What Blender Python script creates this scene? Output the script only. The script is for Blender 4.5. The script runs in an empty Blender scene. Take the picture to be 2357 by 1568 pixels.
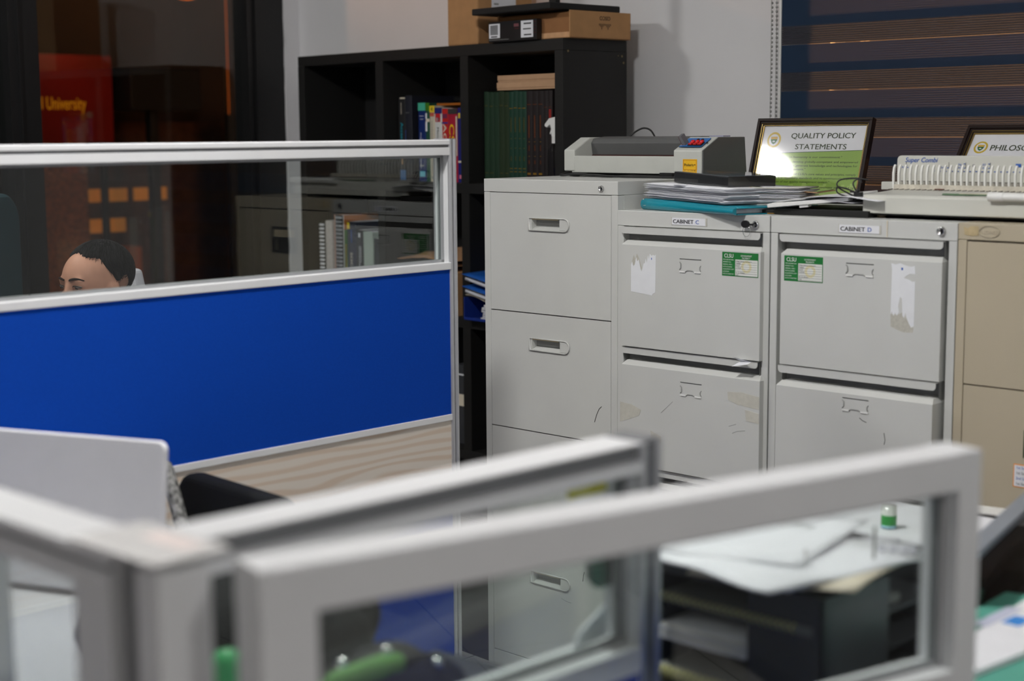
import bpy, math, random
from math import sin, cos, pi, radians
from mathutils import Matrix, Vector, noise

random.seed(7)
scene = bpy.context.scene
COL = scene.collection

# ------------------------------------------------------------------ camera
cam_data = bpy.data.cameras.new('camera')
cam = bpy.data.objects.new('camera', cam_data)
COL.objects.link(cam)
cam_data.sensor_width = 36.0
cam_data.lens = 54.867
cam_data.clip_start = 0.05
cam_data.clip_end = 60
_yaw, _pitch, _roll = radians(44.3244), radians(7.6032), radians(-0.4161)
_f = Vector((-sin(_yaw) * cos(_pitch), cos(_yaw) * cos(_pitch), -sin(_pitch)))
_r0 = Vector((cos(_yaw), sin(_yaw), 0))
_u0 = _r0.cross(_f)
_r = cos(_roll) * _r0 + sin(_roll) * _u0
_u = -sin(_roll) * _r0 + cos(_roll) * _u0
cam.matrix_world = Matrix(((_r.x, _u.x, -_f.x, 0), (_r.y, _u.y, -_f.y, 0),
                           (_r.z, _u.z, -_f.z, 1.44), (0, 0, 0, 1)))
cam_data.dof.use_dof = True
cam_data.dof.focus_distance = 3.95
cam_data.dof.aperture_fstop = 2.8
scene.camera = cam

# ------------------------------------------------------------------ world and exposure
scene.view_settings.view_transform = 'Standard'
scene.view_settings.look = 'None'
scene.view_settings.gamma = 1.0
scene.view_settings.use_curve_mapping = False
scene.view_settings.exposure = 0.07
world = bpy.data.worlds.new('night')
scene.world = world
world.use_nodes = True
world.node_tree.nodes['Background'].inputs[0].default_value = (0.9, 0.42, 0.16, 1)
world.node_tree.nodes['Background'].inputs[1].default_value = 0.022
scene.cycles.max_bounces = 10
scene.cycles.transparent_max_bounces = 24
scene.cycles.sample_clamp_indirect = 6.0
scene.cycles.use_denoising = True

# ------------------------------------------------------------------ lamps: ceiling globes are the room's light
LAMPS = [(-4.1, 1.40, 50), (-1.85, 1.40, 72), (0.9, 1.3, 34), (-4.0, -1.6, 9), (-1.5, -2.4, 12), (1.2, -1.4, 11)]
def area(name, loc, size, watt, color, target=None, shape='DISK', size_y=None):
    l = bpy.data.lights.new(name, 'AREA'); l.shape = shape; l.size = size
    if size_y: l.size_y = size_y
    l.energy = watt; l.color = color
    o = bpy.data.objects.new(name, l); COL.objects.link(o); o.location = loc
    d = (Vector(target) - Vector(loc)) if target else Vector((0, 0, -1))
    o.rotation_euler = d.to_track_quat('-Z', 'Y').to_euler()
    return o
for (lx, ly, lw) in LAMPS:
    pass   # the glowing lens of each lamp is built with the lamp below
# orange street light outside the dark glass wall, shining in on the far end of the back wall
sl_ = bpy.data.lights.new('street_light', 'SPOT'); sl_.energy = 70; sl_.color = (1.0, 0.40, 0.14); sl_.spot_size = radians(52); sl_.spot_blend = 1.0; sl_.shadow_soft_size = 0.04
so_ = bpy.data.objects.new('street_light', sl_); COL.objects.link(so_); so_.location = (-6.1, 2.75, 2.9)
so_.rotation_euler = (Vector((-4.45, 3.91, 2.55)) - Vector((-6.1, 2.75, 2.9))).to_track_quat('-Z', 'Y').to_euler()
# orange light outside behind the blinds
yl = bpy.data.lights.new('yard_light', 'SPOT'); yl.energy = 6000; yl.color = (1.0, 0.42, 0.14); yl.spot_size = radians(75); yl.spot_blend = 0.5; yl.shadow_soft_size = 0.4
yo = bpy.data.objects.new('yard_light', yl); COL.objects.link(yo); yo.location = (-0.6, 6.4, 2.2)
yo.rotation_euler = (Vector((-1.7, 3.9, 1.5)) - Vector((-0.6, 6.4, 2.2))).to_track_quat('-Z', 'Y').to_euler()

# ------------------------------------------------------------------ materials
def lin(c):
    return tuple(((v / 255.0) / 12.92 if v / 255.0 <= 0.04045 else ((v / 255.0 + 0.055) / 1.055) ** 2.4) for v in c)
MATS = {}
def mat(name, rgb, rough=0.5, metal=0.0, var=0.04, scale=30.0, bump=0.0, bscale=200.0, emit=None, estr=0.0, spec=0.5, coat=0.0, stretch=None, tr=0.0):
    if name in MATS: return MATS[name]
    m = bpy.data.materials.new(name); m.use_nodes = True
    nt = m.node_tree; b = nt.nodes['Principled BSDF']
    c = lin(rgb)
    b.inputs['Roughness'].default_value = rough; b.inputs['Metallic'].default_value = metal
    b.inputs['Specular IOR Level'].default_value = spec; b.inputs['Coat Weight'].default_value = coat
    if tr: b.inputs['Transmission Weight'].default_value = tr
    tc = nt.nodes.new('ShaderNodeTexCoord'); mp = nt.nodes.new('ShaderNodeMapping')
    if stretch: mp.inputs['Scale'].default_value = stretch
    nt.links.new(tc.outputs['Object'], mp.inputs['Vector'])
    n = nt.nodes.new('ShaderNodeTexNoise'); n.inputs['Scale'].default_value = scale; n.inputs['Detail'].default_value = 4
    nt.links.new(mp.outputs[0], n.inputs['Vector'])
    r = nt.nodes.new('ShaderNodeValToRGB')
    r.color_ramp.elements[0].position = 0.3; r.color_ramp.elements[1].position = 0.7
    r.color_ramp.elements[0].color = tuple(max(0, v * (1 - var)) for v in c) + (1,)
    r.color_ramp.elements[1].color = tuple(min(1, v * (1 + var)) for v in c) + (1,)
    nt.links.new(n.outputs['Fac'], r.inputs['Fac']); nt.links.new(r.outputs['Color'], b.inputs['Base Color'])
    if bump:
        n2 = nt.nodes.new('ShaderNodeTexNoise'); n2.inputs['Scale'].default_value = bscale
        nt.links.new(mp.outputs[0], n2.inputs['Vector'])
        bp = nt.nodes.new('ShaderNodeBump'); bp.inputs['Strength'].default_value = bump; bp.inputs['Distance'].default_value = 0.002
        nt.links.new(n2.outputs['Fac'], bp.inputs['Height']); nt.links.new(bp.outputs['Normal'], b.inputs['Normal'])
    if emit:
        b.inputs['Emission Color'].default_value = lin(emit) + (1,); b.inputs['Emission Strength'].default_value = estr
    MATS[name] = m
    return m

def glass(name, tint=(0.93, 0.96, 0.95), refl=1.0, rough=0.0):
    """thin clear sheet: straight-through view plus Fresnel mirror reflection"""
    if name in MATS: return MATS[name]
    m = bpy.data.materials.new(name); m.use_nodes = True; nt = m.node_tree
    for n in list(nt.nodes): nt.nodes.remove(n)
    out = nt.nodes.new('ShaderNodeOutputMaterial'); mix = nt.nodes.new('ShaderNodeMixShader')
    t = nt.nodes.new('ShaderNodeBsdfTransparent'); t.inputs[0].default_value = tint + (1,)
    g = nt.nodes.new('ShaderNodeBsdfGlossy'); g.inputs['Roughness'].default_value = rough
    g.inputs['Color'].default_value = (refl, refl, refl, 1)
    geo = nt.nodes.new('ShaderNodeNewGeometry')
    ior = nt.nodes.new('ShaderNodeMapRange')
    ior.inputs['To Min'].default_value = 1.5; ior.inputs['To Max'].default_value = 1 / 1.5
    nt.links.new(geo.outputs['Backfacing'], ior.inputs['Value'])
    fr = nt.nodes.new('ShaderNodeFresnel'); nt.links.new(ior.outputs[0], fr.inputs['IOR'])
    nt.links.new(fr.outputs[0], mix.inputs[0]); nt.links.new(t.outputs[0], mix.inputs[1]); nt.links.new(g.outputs[0], mix.inputs[2])
    nt.links.new(mix.outputs[0], out.inputs[0])
    MATS[name] = m
    return m

CAB = mat('cabinet_grey_enamel', (206, 207, 204), 0.42, var=0.02, scale=8, bump=0.03, bscale=900)
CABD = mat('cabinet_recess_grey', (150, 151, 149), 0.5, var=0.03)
BEI = mat('cabinet_beige_enamel', (188, 177, 154), 0.42, var=0.02, scale=8, bump=0.03, bscale=900)
BEIST = mat('beige_stain', (190, 171, 132), 0.6, var=0.12, scale=60)
CHR = mat('chrome', (215, 215, 215), 0.12, metal=1.0, var=0.02)
ALU = mat('painted_aluminium', (226, 227, 229), 0.38, var=0.02, scale=12)
ALUG = mat('aluminium_groove', (120, 121, 124), 0.5, var=0.03)
ALUP = mat('bright_aluminium', (205, 206, 210), 0.28, metal=0.6, var=0.02)
BLUE = mat('blue_fabric', (3, 66, 172), 0.85, var=0.10, scale=500, bump=0.25, bscale=1500, spec=0.15)
BLACKP = mat('black_plastic', (22, 22, 23), 0.45, var=0.1)
BLACKM = mat('matt_black', (16, 16, 17), 0.7, var=0.1)
SHELF = mat('black_brown_veneer', (17, 16, 15), 0.6, var=0.22, scale=14, stretch=(1, 1, 14), bump=0.08, bscale=60)
PAPER = mat('white_paper', (232, 233, 238), 0.75, var=0.02, scale=20)
PAPERC = mat('cream_paper', (222, 212, 192), 0.75, var=0.04, scale=20)
PAPERE = mat('paper_edges', (206, 207, 214), 0.8, var=0.18, scale=60, stretch=(1, 1, 30))
CARD = mat('brown_cardboard', (176, 132, 88), 0.8, var=0.07, scale=25, bump=0.1, bscale=150)
CARDE = mat('cardboard_cut_edge', (206, 160, 118), 0.85, var=0.08, scale=60)
KRAFT = mat('tan_board', (190, 152, 118), 0.8, var=0.05, scale=30)
INK = mat('black_ink', (22, 22, 26), 0.6, var=0.02)
INKR = mat('dark_red_ink', (88, 20, 26), 0.6, var=0.02)
INKB = mat('blue_ink', (44, 92, 178), 0.6, var=0.02)
INKG = mat('dark_green_ink', (52, 66, 38), 0.6, var=0.02)
WHITEP = mat('white_plastic', (236, 236, 234), 0.4, var=0.02)
IVORY = mat('ivory_plastic', (206, 206, 198), 0.42, var=0.03, scale=10)
GLASS = glass('clear_glass')
GOLD = mat('gold_foil', (196, 150, 60), 0.35, metal=0.6, var=0.2, scale=300)
WALL = mat('wall_paint', (228, 228, 230), 0.85, var=0.025, scale=3, bump=0.15, bscale=60)

# ------------------------------------------------------------------ mesh builder
_text_cache = {}
def text_geo(body, shear=0.0, bold=0.0, spacing=1.0, extrude=0.0):
    key = (body, shear, bold, spacing, extrude)
    if key in _text_cache: return _text_cache[key]
    cu = bpy.data.curves.new('txt', 'FONT'); cu.body = body; cu.size = 1.0
    cu.shear = shear; cu.offset = bold; cu.space_character = spacing; cu.extrude = extrude; cu.resolution_u = 3
    cu.align_x = 'LEFT'
    o = bpy.data.objects.new('txt', cu); COL.objects.link(o)
    dg = bpy.context.evaluated_depsgraph_get()
    me = bpy.data.meshes.new_from_object(o.evaluated_get(dg))
    vs = [tuple(v.co) for v in me.vertices]; fs = [tuple(p.vertices) for p in me.polygons]
    bpy.data.objects.remove(o); bpy.data.curves.remove(cu); bpy.data.meshes.remove(me)
    _text_cache[key] = (vs, fs)
    return _text_cache[key]

class MB:
    def __init__(self):
        self.v = []; self.f = []; self.mi = []; self.sm = []; self.mats = []; self.T = Matrix.Identity(4)
    def m(self, material):
        if material not in self.mats: self.mats.append(material)
        return self.mats.index(material)
    def add(self, vs, fs, material, smooth=False, M=None):
        b = len(self.v); T = self.T @ M if M is not None else self.T
        for p in vs: self.v.append(tuple(T @ Vector(p)))
        k = self.m(material)
        for f in fs:
            self.f.append(tuple(i + b for i in f)); self.mi.append(k); self.sm.append(smooth)
        return self
    def box(self, x0, x1, y0, y1, z0, z1, material, M=None):
        vs = [(x0, y0, z0), (x1, y0, z0), (x1, y1, z0), (x0, y1, z0), (x0, y0, z1), (x1, y0, z1), (x1, y1, z1), (x0, y1, z1)]
        fs = [(0, 3, 2, 1), (4, 5, 6, 7), (0, 1, 5, 4), (1, 2, 6, 5), (2, 3, 7, 6), (3, 0, 4, 7)]
        return self.add(vs, fs, material, False, M)
    def prism(self, poly, a0, a1, material, axis='z', M=None, smooth=False):
        """polygon extruded along an axis; poly in the two other axes (x: (y,z), y: (x,z), z: (x,y))"""
        n = len(poly)
        def P(p, a):
            return {'x': (a, p[0], p[1]), 'y': (p[0], a, p[1]), 'z': (p[0], p[1], a)}[axis]
        vs = [P(p, a0) for p in poly] + [P(p, a1) for p in poly]
        fs = [tuple(range(n - 1, -1, -1)), tuple(range(n, 2 * n))]
        fs += [(i, (i + 1) % n, n + (i + 1) % n, n + i) for i in range(n)]
        ar = sum(poly[i][0] * poly[(i + 1) % n][1] - poly[(i + 1) % n][0] * poly[i][1] for i in range(n))
        flip = (ar < 0) != (axis == 'y')
        if a1 < a0: flip = not flip
        if flip: fs = [tuple(reversed(f)) for f in fs]
        return self.add(vs, fs, material, smooth, M)
    def rpoly(self, x0, x1, y0, y1, r, n=5, corners=(1, 1, 1, 1)):
        pts = []
        for (cx, cy, a0, k) in ((x1 - r, y0 + r, -90, 0), (x1 - r, y1 - r, 0, 1), (x0 + r, y1 - r, 90, 2), (x0 + r, y0 + r, 180, 3)):
            if corners[k]:
                for i in range(n + 1):
                    a = radians(a0 + 90 * i / n); pts.append((cx + r * cos(a), cy + r * sin(a)))
            else:
                pts.append(((x1, y0), (x1, y1), (x0, y1), (x0, y0))[k])
        return pts
    def cyl(self, p0, p1, r0, material, r1=None, n=24, M=None, caps=True):
        r1 = r0 if r1 is None else r1
        p0 = Vector(p0); p1 = Vector(p1); d = (p1 - p0).normalized()
        a = d.orthogonal().normalized(); b = d.cross(a)
        vs = [tuple(p0 + r0 * (cos(2 * pi * i / n) * a + sin(2 * pi * i / n) * b)) for i in range(n)]
        vs += [tuple(p1 + r1 * (cos(2 * pi * i / n) * a + sin(2 * pi * i / n) * b)) for i in range(n)]
        self.add(vs, [(i, (i + 1) % n, n + (i + 1) % n, n + i) for i in range(n)], material, True, M)
        if caps:
            self.add(vs[:n], [tuple(range(n - 1, -1, -1))], material, False, M)
            self.add(vs[n:], [tuple(range(n))], material, False, M)
        return self
    def lathe(self, prof, material, n=28, M=None, smooth=True):
        vs = []; fs = []
        for (r, z) in prof:
            for i in range(n): vs.append((r * cos(2 * pi * i / n), r * sin(2 * pi * i / n), z))
        for k in range(len(prof) - 1):
            for i in range(n):
                j = (i + 1) % n
                fs.append((k * n + i, k * n + j, (k + 1) * n + j, (k + 1) * n + i))
        if prof[0][0] > 1e-6: fs.append(tuple(range(n - 1, -1, -1)))
        if prof[-1][0] > 1e-6: fs.append(tuple(range((len(prof) - 1) * n, len(prof) * n)))
        return self.add(vs, fs, material, smooth, M)
    def tube(self, pts, r, material, n=8, M=None, closed=False):
        P = [Vector(p) for p in pts]; N = len(P); vs = []; fs = []
        up = Vector((0.123, 0.2, 0.97)).normalized(); a = None
        for i in range(N):
            d = (P[(i + 1) % N if closed else min(i + 1, N - 1)] - P[(i - 1) % N if closed else max(i - 1, 0)]).normalized()
            if a is None: a = d.cross(up).normalized()
            else: a = (a - d * a.dot(d)).normalized()
            b = d.cross(a); rr = r[i] if isinstance(r, (list, tuple)) else r
            for k in range(n): vs.append(tuple(P[i] + rr * (cos(2 * pi * k / n) * a + sin(2 * pi * k / n) * b)))
        for i in range(N if closed else N - 1):
            j = (i + 1) % N
            for k in range(n): fs.append((i * n + k, i * n + (k + 1) % n, j * n + (k + 1) % n, j * n + k))
        if not closed:
            fs.append(tuple(range(n - 1, -1, -1))); fs.append(tuple(range((N - 1) * n, N * n)))
        return self.add(vs, fs, material, True, M)
    def ell(self, c, r, material, M=None, nu=20, nv=12):
        vs = []; fs = []
        for j in range(nv + 1):
            t = pi * j / nv
            for i in range(nu):
                p = 2 * pi * i / nu
                vs.append((c[0] + r[0] * sin(t) * cos(p), c[1] + r[1] * sin(t) * sin(p), c[2] - r[2] * cos(t)))
        for j in range(nv):
            for i in range(nu):
                k = (i + 1) % nu
                fs.append((j * nu + i, j * nu + k, (j + 1) * nu + k, (j + 1) * nu + i))
        return self.add(vs, fs, material, True, M)
    def sheet(self, fn, nu, nv, th, material, M=None):
        """curved sheet fn(u,v)->(x,y,z) given a real thickness downwards"""
        vs = []; fs = []
        for j in range(nv + 1):
            for i in range(nu + 1): vs.append(tuple(fn(i / nu, j / nv)))
        k = len(vs); vs += [(p[0], p[1], p[2] - th) for p in vs]
        w = nu + 1
        for j in range(nv):
            for i in range(nu):
                a = j * w + i
                fs.append((a, a + 1, a + w + 1, a + w)); fs.append((k + a, k + a + w, k + a + w + 1, k + a + 1))
        rim = [i for i in range(nu)] + [nu + j * w for j in range(nv)] + [nv * w + nu - i for i in range(nu)] + [(nv - j) * w for j in range(nv)]
        for q in range(len(rim)):
            a, b = rim[q], rim[(q + 1) % len(rim)]
            fs.append((a, k + a, k + b, b))
        return self.add(vs, fs, material, True, M)
    def text(self, body, size, pos, material, M=None, rot=None, shear=0.0, bold=0.0, spacing=1.0, width=None, fit=None):
        """flat lettering on a vertical front (reads along +x, up +z, faces -y); fit scales it to a width"""
        vs, fs = text_geo(body, shear, 0.0, spacing)
        if not vs: return self
        sx = size
        if fit:
            w = max(v[0] for v in vs) - min(v[0] for v in vs); sx = fit / w
        R = rot if rot is not None else Matrix.Rotation(pi / 2, 4, 'X')
        L = Matrix.Translation(pos) @ R @ Matrix.Diagonal((sx, size, 1, 1))
        if bold:
            for d in (-bold * .55, bold * .55):
                L2 = L @ Matrix.Translation((d, 0, .00004 if d < 0 else .00008))
                self.add(vs, fs, material, False, (M @ L2) if M is not None else L2)
            L = L @ Matrix.Translation((0, bold * .3, .00012))
        return self.add(vs, fs, material, False, (M @ L) if M is not None else L)

def tag(o, label=None, cat=None, group=None, kind=None):
    if label: o['label'] = label
    if cat: o['category'] = cat
    if group: o['group'] = group
    if kind: o['kind'] = kind
    return o
def thing(name, label, cat, loc=(0, 0, 0), rz=0.0, group=None, rot=None):
    o = bpy.data.objects.new(name, None); COL.objects.link(o); o.empty_display_size = 0.05
    o.location = loc; o.rotation_euler = rot if rot else (0, 0, rz)
    return tag(o, label, cat, group)
def build(name, mb, parent=None, loc=None, rz=0.0, bevel=0.0, seg=2, label=None, cat=None, group=None, kind=None, rot=None, smooth_angle=False, sub=0):
    me = bpy.data.meshes.new(name)
    me.from_pydata(mb.v, [], mb.f)
    for m_ in mb.mats: me.materials.append(m_)
    me.polygons.foreach_set('material_index', mb.mi)
    me.polygons.foreach_set('use_smooth', mb.sm)
    me.update()
    o = bpy.data.objects.new(name, me); COL.objects.link(o)
    if parent: o.parent = parent
    if loc is not None: o.location = loc
    if rot: o.rotation_euler = rot
    elif rz: o.rotation_euler = (0, 0, rz)
    if bevel:
        b = o.modifiers.new('bevel', 'BEVEL'); b.width = bevel; b.segments = seg; b.limit_method = 'ANGLE'; b.angle_limit = radians(40)
        b.harden_normals = False
    if sub:
        s = o.modifiers.new('sub', 'SUBSURF'); s.levels = sub; s.render_levels = sub
    return tag(o, label, cat, group, kind)
def struct(name, mb, **k):
    return build(name, mb, kind='structure', **k)
def copy_tree(o, parent=None):
    c = o.copy(); COL.objects.link(c)
    if parent: c.parent = parent
    for ch in [x for x in bpy.data.objects if x.parent == o]:
        copy_tree(ch, c)
    return c

# ------------------------------------------------------------------ room shell
WX = -4.98     # inner face of the window wall
WY = 3.91      # inner face of the back wall
tile = mat('floor_tile', (206, 202, 198), 0.35, var=0.03, scale=4)
nt = tile.node_tree; bs = nt.nodes['Principled BSDF']
br = nt.nodes.new('ShaderNodeTexBrick'); br.offset = 0.0
br.inputs['Scale'].default_value = 1.0; br.inputs['Brick Width'].default_value = 0.6; br.inputs['Row Height'].default_value = 0.6
br.inputs['Mortar Size'].default_value = 0.003
br.inputs['Color1'].default_value = lin((200, 196, 192)) + (1,); br.inputs['Color2'].default_value = lin((194, 190, 187)) + (1,)
br.inputs['Mortar'].default_value = lin((120, 116, 112)) + (1,)
tcn = nt.nodes.new('ShaderNodeTexCoord'); nt.links.new(tcn.outputs['Object'], br.inputs['Vector'])
nt.links.new(br.outputs['Color'], bs.inputs['Base Color'])
struct('floor', MB().box(WX - 0.12, 3.2, -4.0, WY + 0.15, -0.1, 0.0, tile))
struct('ceiling', MB().box(WX - 0.12, 3.2, -4.0, WY + 0.15, 2.7, 2.8, mat('ceiling_paint', (225, 224, 220), 0.9)))
struct('wall_right', MB().box(3.2, 3.32, -4.0, WY + 0.15, 0, 2.7, WALL))
struct('wall_front', MB().box(WX - 0.12, 3.32, -4.12, -4.0, 0, 2.7, WALL))
# back wall with an opening for the window behind the blinds
wb = MB()
OX0, OX1, OZ0, OZ1 = -2.53, 0.6, 0.95, 2.35
for (a, b, c, d) in ((WX - 0.12, OX0, 0, 2.7), (OX1, 3.2, 0, 2.7), (OX0, OX1, 0, OZ0), (OX0, OX1, OZ1, 2.7)):
    wb.box(a, b, WY, WY + 0.15, c, d, WALL)
struct('wall_back', wb)
w1 = MB()
for (a, b, c, d) in ((OX0, OX1, OZ0, OZ0 + .05), (OX0, OX1, OZ1 - .05, OZ1), (OX0, OX0 + .05, OZ0, OZ1), (OX1 - .05, OX1, OZ0, OZ1), (-0.96, -0.91, OZ0, OZ1)):
    w1.box(a, b, WY + .08, WY + .13, c, d, BLACKM)
w1.box(OX0 + .05, OX1 - .05, WY + .10, WY + .106, OZ0 + .05, OZ1 - .05, GLASS)
struct('window_1', w1)
# window wall: plaster return beside the corner, black frames and dark panes
pl_ = MB()
n_ = 60
pts = [(WY + 0.0, 0.0)]
prof = [(WY - 0.073 + 0.004 * noise.noise((0, 0, i * 0.9)) + (0.006 if i % 9 == 4 else 0), 2.7 * i / n_) for i in range(n_ + 1)]
poly = [(WY, 0.0)] + prof + [(WY, 2.7)]
pl_.prism(poly, WX - 0.12, WX, WALL, axis='x')
struct('trim_1', pl_)
w2 = MB()
FR = mat('black_window_frame', (20, 20, 21), 0.4, var=0.1)
FZ = 2.7
for (a, b) in ((3.664, 3.837), (2.668, 2.780), (1.05, 1.16), (-0.55, -0.44), (-2.1, -1.99), (-3.7, -3.59)):
    w2.box(WX - 0.10, WX - 0.01, a, b, 0, FZ, FR)
    w2.box(WX - 0.01, WX + 0.004, a + 0.03, a + 0.036, 0, FZ, FR)
w2.box(WX - 0.10, WX - 0.01, -4.0, 3.837, 0, 0.08, FR); w2.box(WX - 0.10, WX - 0.01, -4.0, 3.837, 2.6, 2.7, FR)
w2.box(WX - 0.06, WX - 0.054, -4.0, 3.76, 0.06, 2.62, GLASS)
struct('window_2', w2)

# ------------------------------------------------------------------ ceiling lamps
for i, (lx, ly, lw) in enumerate(LAMPS):
    names = ['nearest the dark window wall and the back wall', 'over the partitions by the filing cabinets', 'over the right side of the room',
             'far from the cabinets beside the window wall', 'behind the camera in mid room', 'behind the camera at the right wall']
    t = thing('ceiling_lamp', 'round white ceiling lamp, ' + names[i], 'ceiling lamp', (lx, ly, 2.70), group='ceiling lamps')
    h = MB(); h.lathe([(0.0, -0.05), (0.16, -0.05), (0.165, -0.04), (0.165, 0.0), (0.0, 0.0)], WHITEP)
    build('housing', h, t)
    ls = bpy.data.materials.get('lamp_lens_%d' % lw) or mat('lamp_lens_%d' % lw, (255, 253, 250), 0.5, emit=(255, 253, 250), estr=lw * 3.3)
    d = MB(); d.lathe([(.115 * sin(pi * k / 16), -.0505 - .06 * cos(pi * k / 16)) for k in range(9)], ls)
    build('lens', d, t)

# ------------------------------------------------------------------ outside, beyond the dark glass wall
OUT = mat('outdoor_wall', (60, 50, 44), 0.9, var=0.15, scale=2)
struct('wall_outside', MB().box(-9.3, -9.1, -6, 12, 0, 4.2, OUT))
struct('ground_outside', MB().box(-9.3, WX - 0.15, -6, 12, -0.2, -0.1, mat('asphalt', (60, 56, 52), 0.9, var=0.2, scale=6)))
struct('ceiling_porch', MB().box(-9.3, WX - 0.15, -6, 12, 4.0, 4.1, mat('porch_soffit', (40, 35, 30), 0.9)))
RED = mat('red_sign_panel', (128, 14, 6), 0.5, emit=(200, 24, 8), estr=0.004, var=0.1, scale=3)
sg = thing('street_sign', 'dark red outdoor sign board with yellow lettering beyond the window wall', 'sign', (-8.0, 4.3, 1.4))
build('panel', MB().box(-0.02, 0.02, -0.05, 0.60, 0.0, 0.49, RED), sg, bevel=0.004)
YL = mat('sign_yellow', (230, 160, 30), 0.5, emit=(235, 150, 20), estr=0.22)
tx = MB(); tx.text('l University', 0.10, (0.022, 0.145, 0.185), YL, rot=Matrix.Rotation(pi / 2, 4, 'Z') @ Matrix.Rotation(pi / 2, 4, 'X'), bold=0.012, fit=0.275)
build('lettering', tx, sg)
area('sign_lamp', (-7.75, 4.55, 1.98), 0.03, 0.2, (1.0, 0.5, 0.3), (-8.0, 4.62, 1.75))
lg = MB()
for (y0, y1) in ((0.0, 0.03), (0.52, 0.55)): lg.box(-0.02, 0.02, y0, y1, -1.5, 0.0, BLACKM)
build('posts', lg, sg)
bxo = MB(); bxo.box(-0.15, 0.15, 0, 0.48, 0.0, 0.245, BLACKM); bxo.box(-0.03, 0.03, 0.2, 0.26, -1.68, 0.0, BLACKM)
build('outdoor_box', bxo, loc=(-8.0, 4.94, 1.58), bevel=0.008, label='black box on a post outside beside the red sign board', cat='box')
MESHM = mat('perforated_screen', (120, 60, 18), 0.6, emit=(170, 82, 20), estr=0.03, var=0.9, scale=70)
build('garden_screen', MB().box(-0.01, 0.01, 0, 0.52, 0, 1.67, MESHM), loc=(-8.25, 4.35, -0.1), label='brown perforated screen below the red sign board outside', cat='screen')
LITW = mat('lit_window', (230, 150, 40), 0.5, emit=(236, 140, 34), estr=0.16)
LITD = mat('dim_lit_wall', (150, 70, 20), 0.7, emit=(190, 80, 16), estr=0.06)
bw = thing('distant_building', 'low building outside with a row of small orange lit windows', 'building', (-8.6, 4.9, 0.0))
build('wall', MB().box(-0.3, 0.0, 0, 2.2, 0, 1.52, mat('dark_brick', (74, 50, 38), 0.9, var=0.3, scale=12)), bw)
for (y0, y1, z0, z1) in ((0.12, 0.26, 1.03, 1.11), (0.28, 0.45, 1.03, 1.11), (0.50, 0.66, 1.03, 1.11), (0.68, 0.74, 1.03, 1.11), (0.12, 0.43, 0.84, 0.925), (-0.1, 0.1, 1.14, 1.16)):
    build('window', MB().box(0.0, 0.012, y0, y1, z0, z1, LITW), bw)
build('lit_bay', MB().box(0.0, 0.15, -0.15, 0.45, 0.2, 0.75, LITD), bw)  # low brown panel, the orange light on it put in as glow
sl = MB()
for k, (dy, w) in enumerate(((0.0, 0.008), (0.10, 0.03), (0.17, 0.02))):
    sl.cyl((0, dy, 1.55), (0, dy, 2.6), w / 2, mat('orange_tube_%s' % 'abc'[k], (255, 130, 20), 0.4, emit=(255, 120, 20), estr=(0.09, 0.02, 0.03)[k]))
sl.box(-0.02, 0.02, -0.02, 0.2, -0.1, 1.56, BLACKM)
build('light_strip', sl, loc=(-8.0, 5.72, 0.0), label='thin vertical orange light strips on a post outside the glass wall', cat='light')
rg = MB()  # glowing ring added to imitate a ceiling lamp's reflection in the glass
rg.tube([(0, 0.085 * cos(2 * pi * i / 28), 0.085 * sin(2 * pi * i / 28) * 0.35) for i in range(28)], 0.006, mat('orange_ring', (255, 140, 40), 0.4, emit=(255, 120, 40), estr=0.7), closed=True)
rg.cyl((0, 0, 0.03), (0, 0, 1.7), 0.003, BLACKM)
build('ring_lamp', rg, loc=(-8.0, 5.43, 2.27), label='small orange ring lamp hanging outside at the top of the glass wall', cat='lamp')

# ------------------------------------------------------------------ zebra blind on the back wall
def fabric(name, rgb, alpha, transl, hatch):
    m = bpy.data.materials.new(name); m.use_nodes = True; nt = m.node_tree
    for n in list(nt.nodes): nt.nodes.remove(n)
    out = nt.nodes.new('ShaderNodeOutputMaterial'); c = lin(rgb)
    d = nt.nodes.new('ShaderNodeBsdfDiffuse'); d.inputs[0].default_value = c + (1,)
    t = nt.nodes.new('ShaderNodeBsdfTranslucent'); t.inputs[0].default_value = tuple(min(1, 0.6 * x + .26) for x in c) + (1,)
    mx = nt.nodes.new('ShaderNodeMixShader'); mx.inputs[0].default_value = transl
    nt.links.new(d.outputs[0], mx.inputs[1]); nt.links.new(t.outputs[0], mx.inputs[2])
    tr = nt.nodes.new('ShaderNodeBsdfTransparent'); m2 = nt.nodes.new('ShaderNodeMixShader')
    geo = nt.nodes.new('ShaderNodeNewGeometry'); sp = nt.nodes.new('ShaderNodeSeparateXYZ'); nt.links.new(geo.outputs['Position'], sp.inputs[0])
    w = nt.nodes.new('ShaderNodeMath'); w.operation = 'MULTIPLY'; w.inputs[1].default_value = 2 * pi / 0.0062; nt.links.new(sp.outputs['Z'], w.inputs[0])
    s = nt.nodes.new('ShaderNodeMath'); s.operation = 'SINE'; nt.links.new(w.outputs[0], s.inputs[0])
    mr = nt.nodes.new('ShaderNodeMapRange'); mr.inputs['From Min'].default_value = -1; mr.inputs['From Max'].default_value = 1
    mr.inputs['To Min'].default_value = max(0, alpha - hatch); mr.inputs['To Max'].default_value = min(1, alpha + hatch)
    nt.links.new(s.outputs[0], mr.inputs['Value']); nt.links.new(mr.outputs[0], m2.inputs[0])
    nt.links.new(tr.outputs[0], m2.inputs[1]); nt.links.new(mx.outputs[0], m2.inputs[2]); nt.links.new(m2.outputs[0], out.inputs[0])
    return m
OPAQ = fabric('blind_blue_band', (56, 74, 100), 1.0, 0.42, 0.0)
SHEER = fabric('blind_sheer_band', (84, 84, 92), 0.66, 0.35, 0.22)
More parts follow.
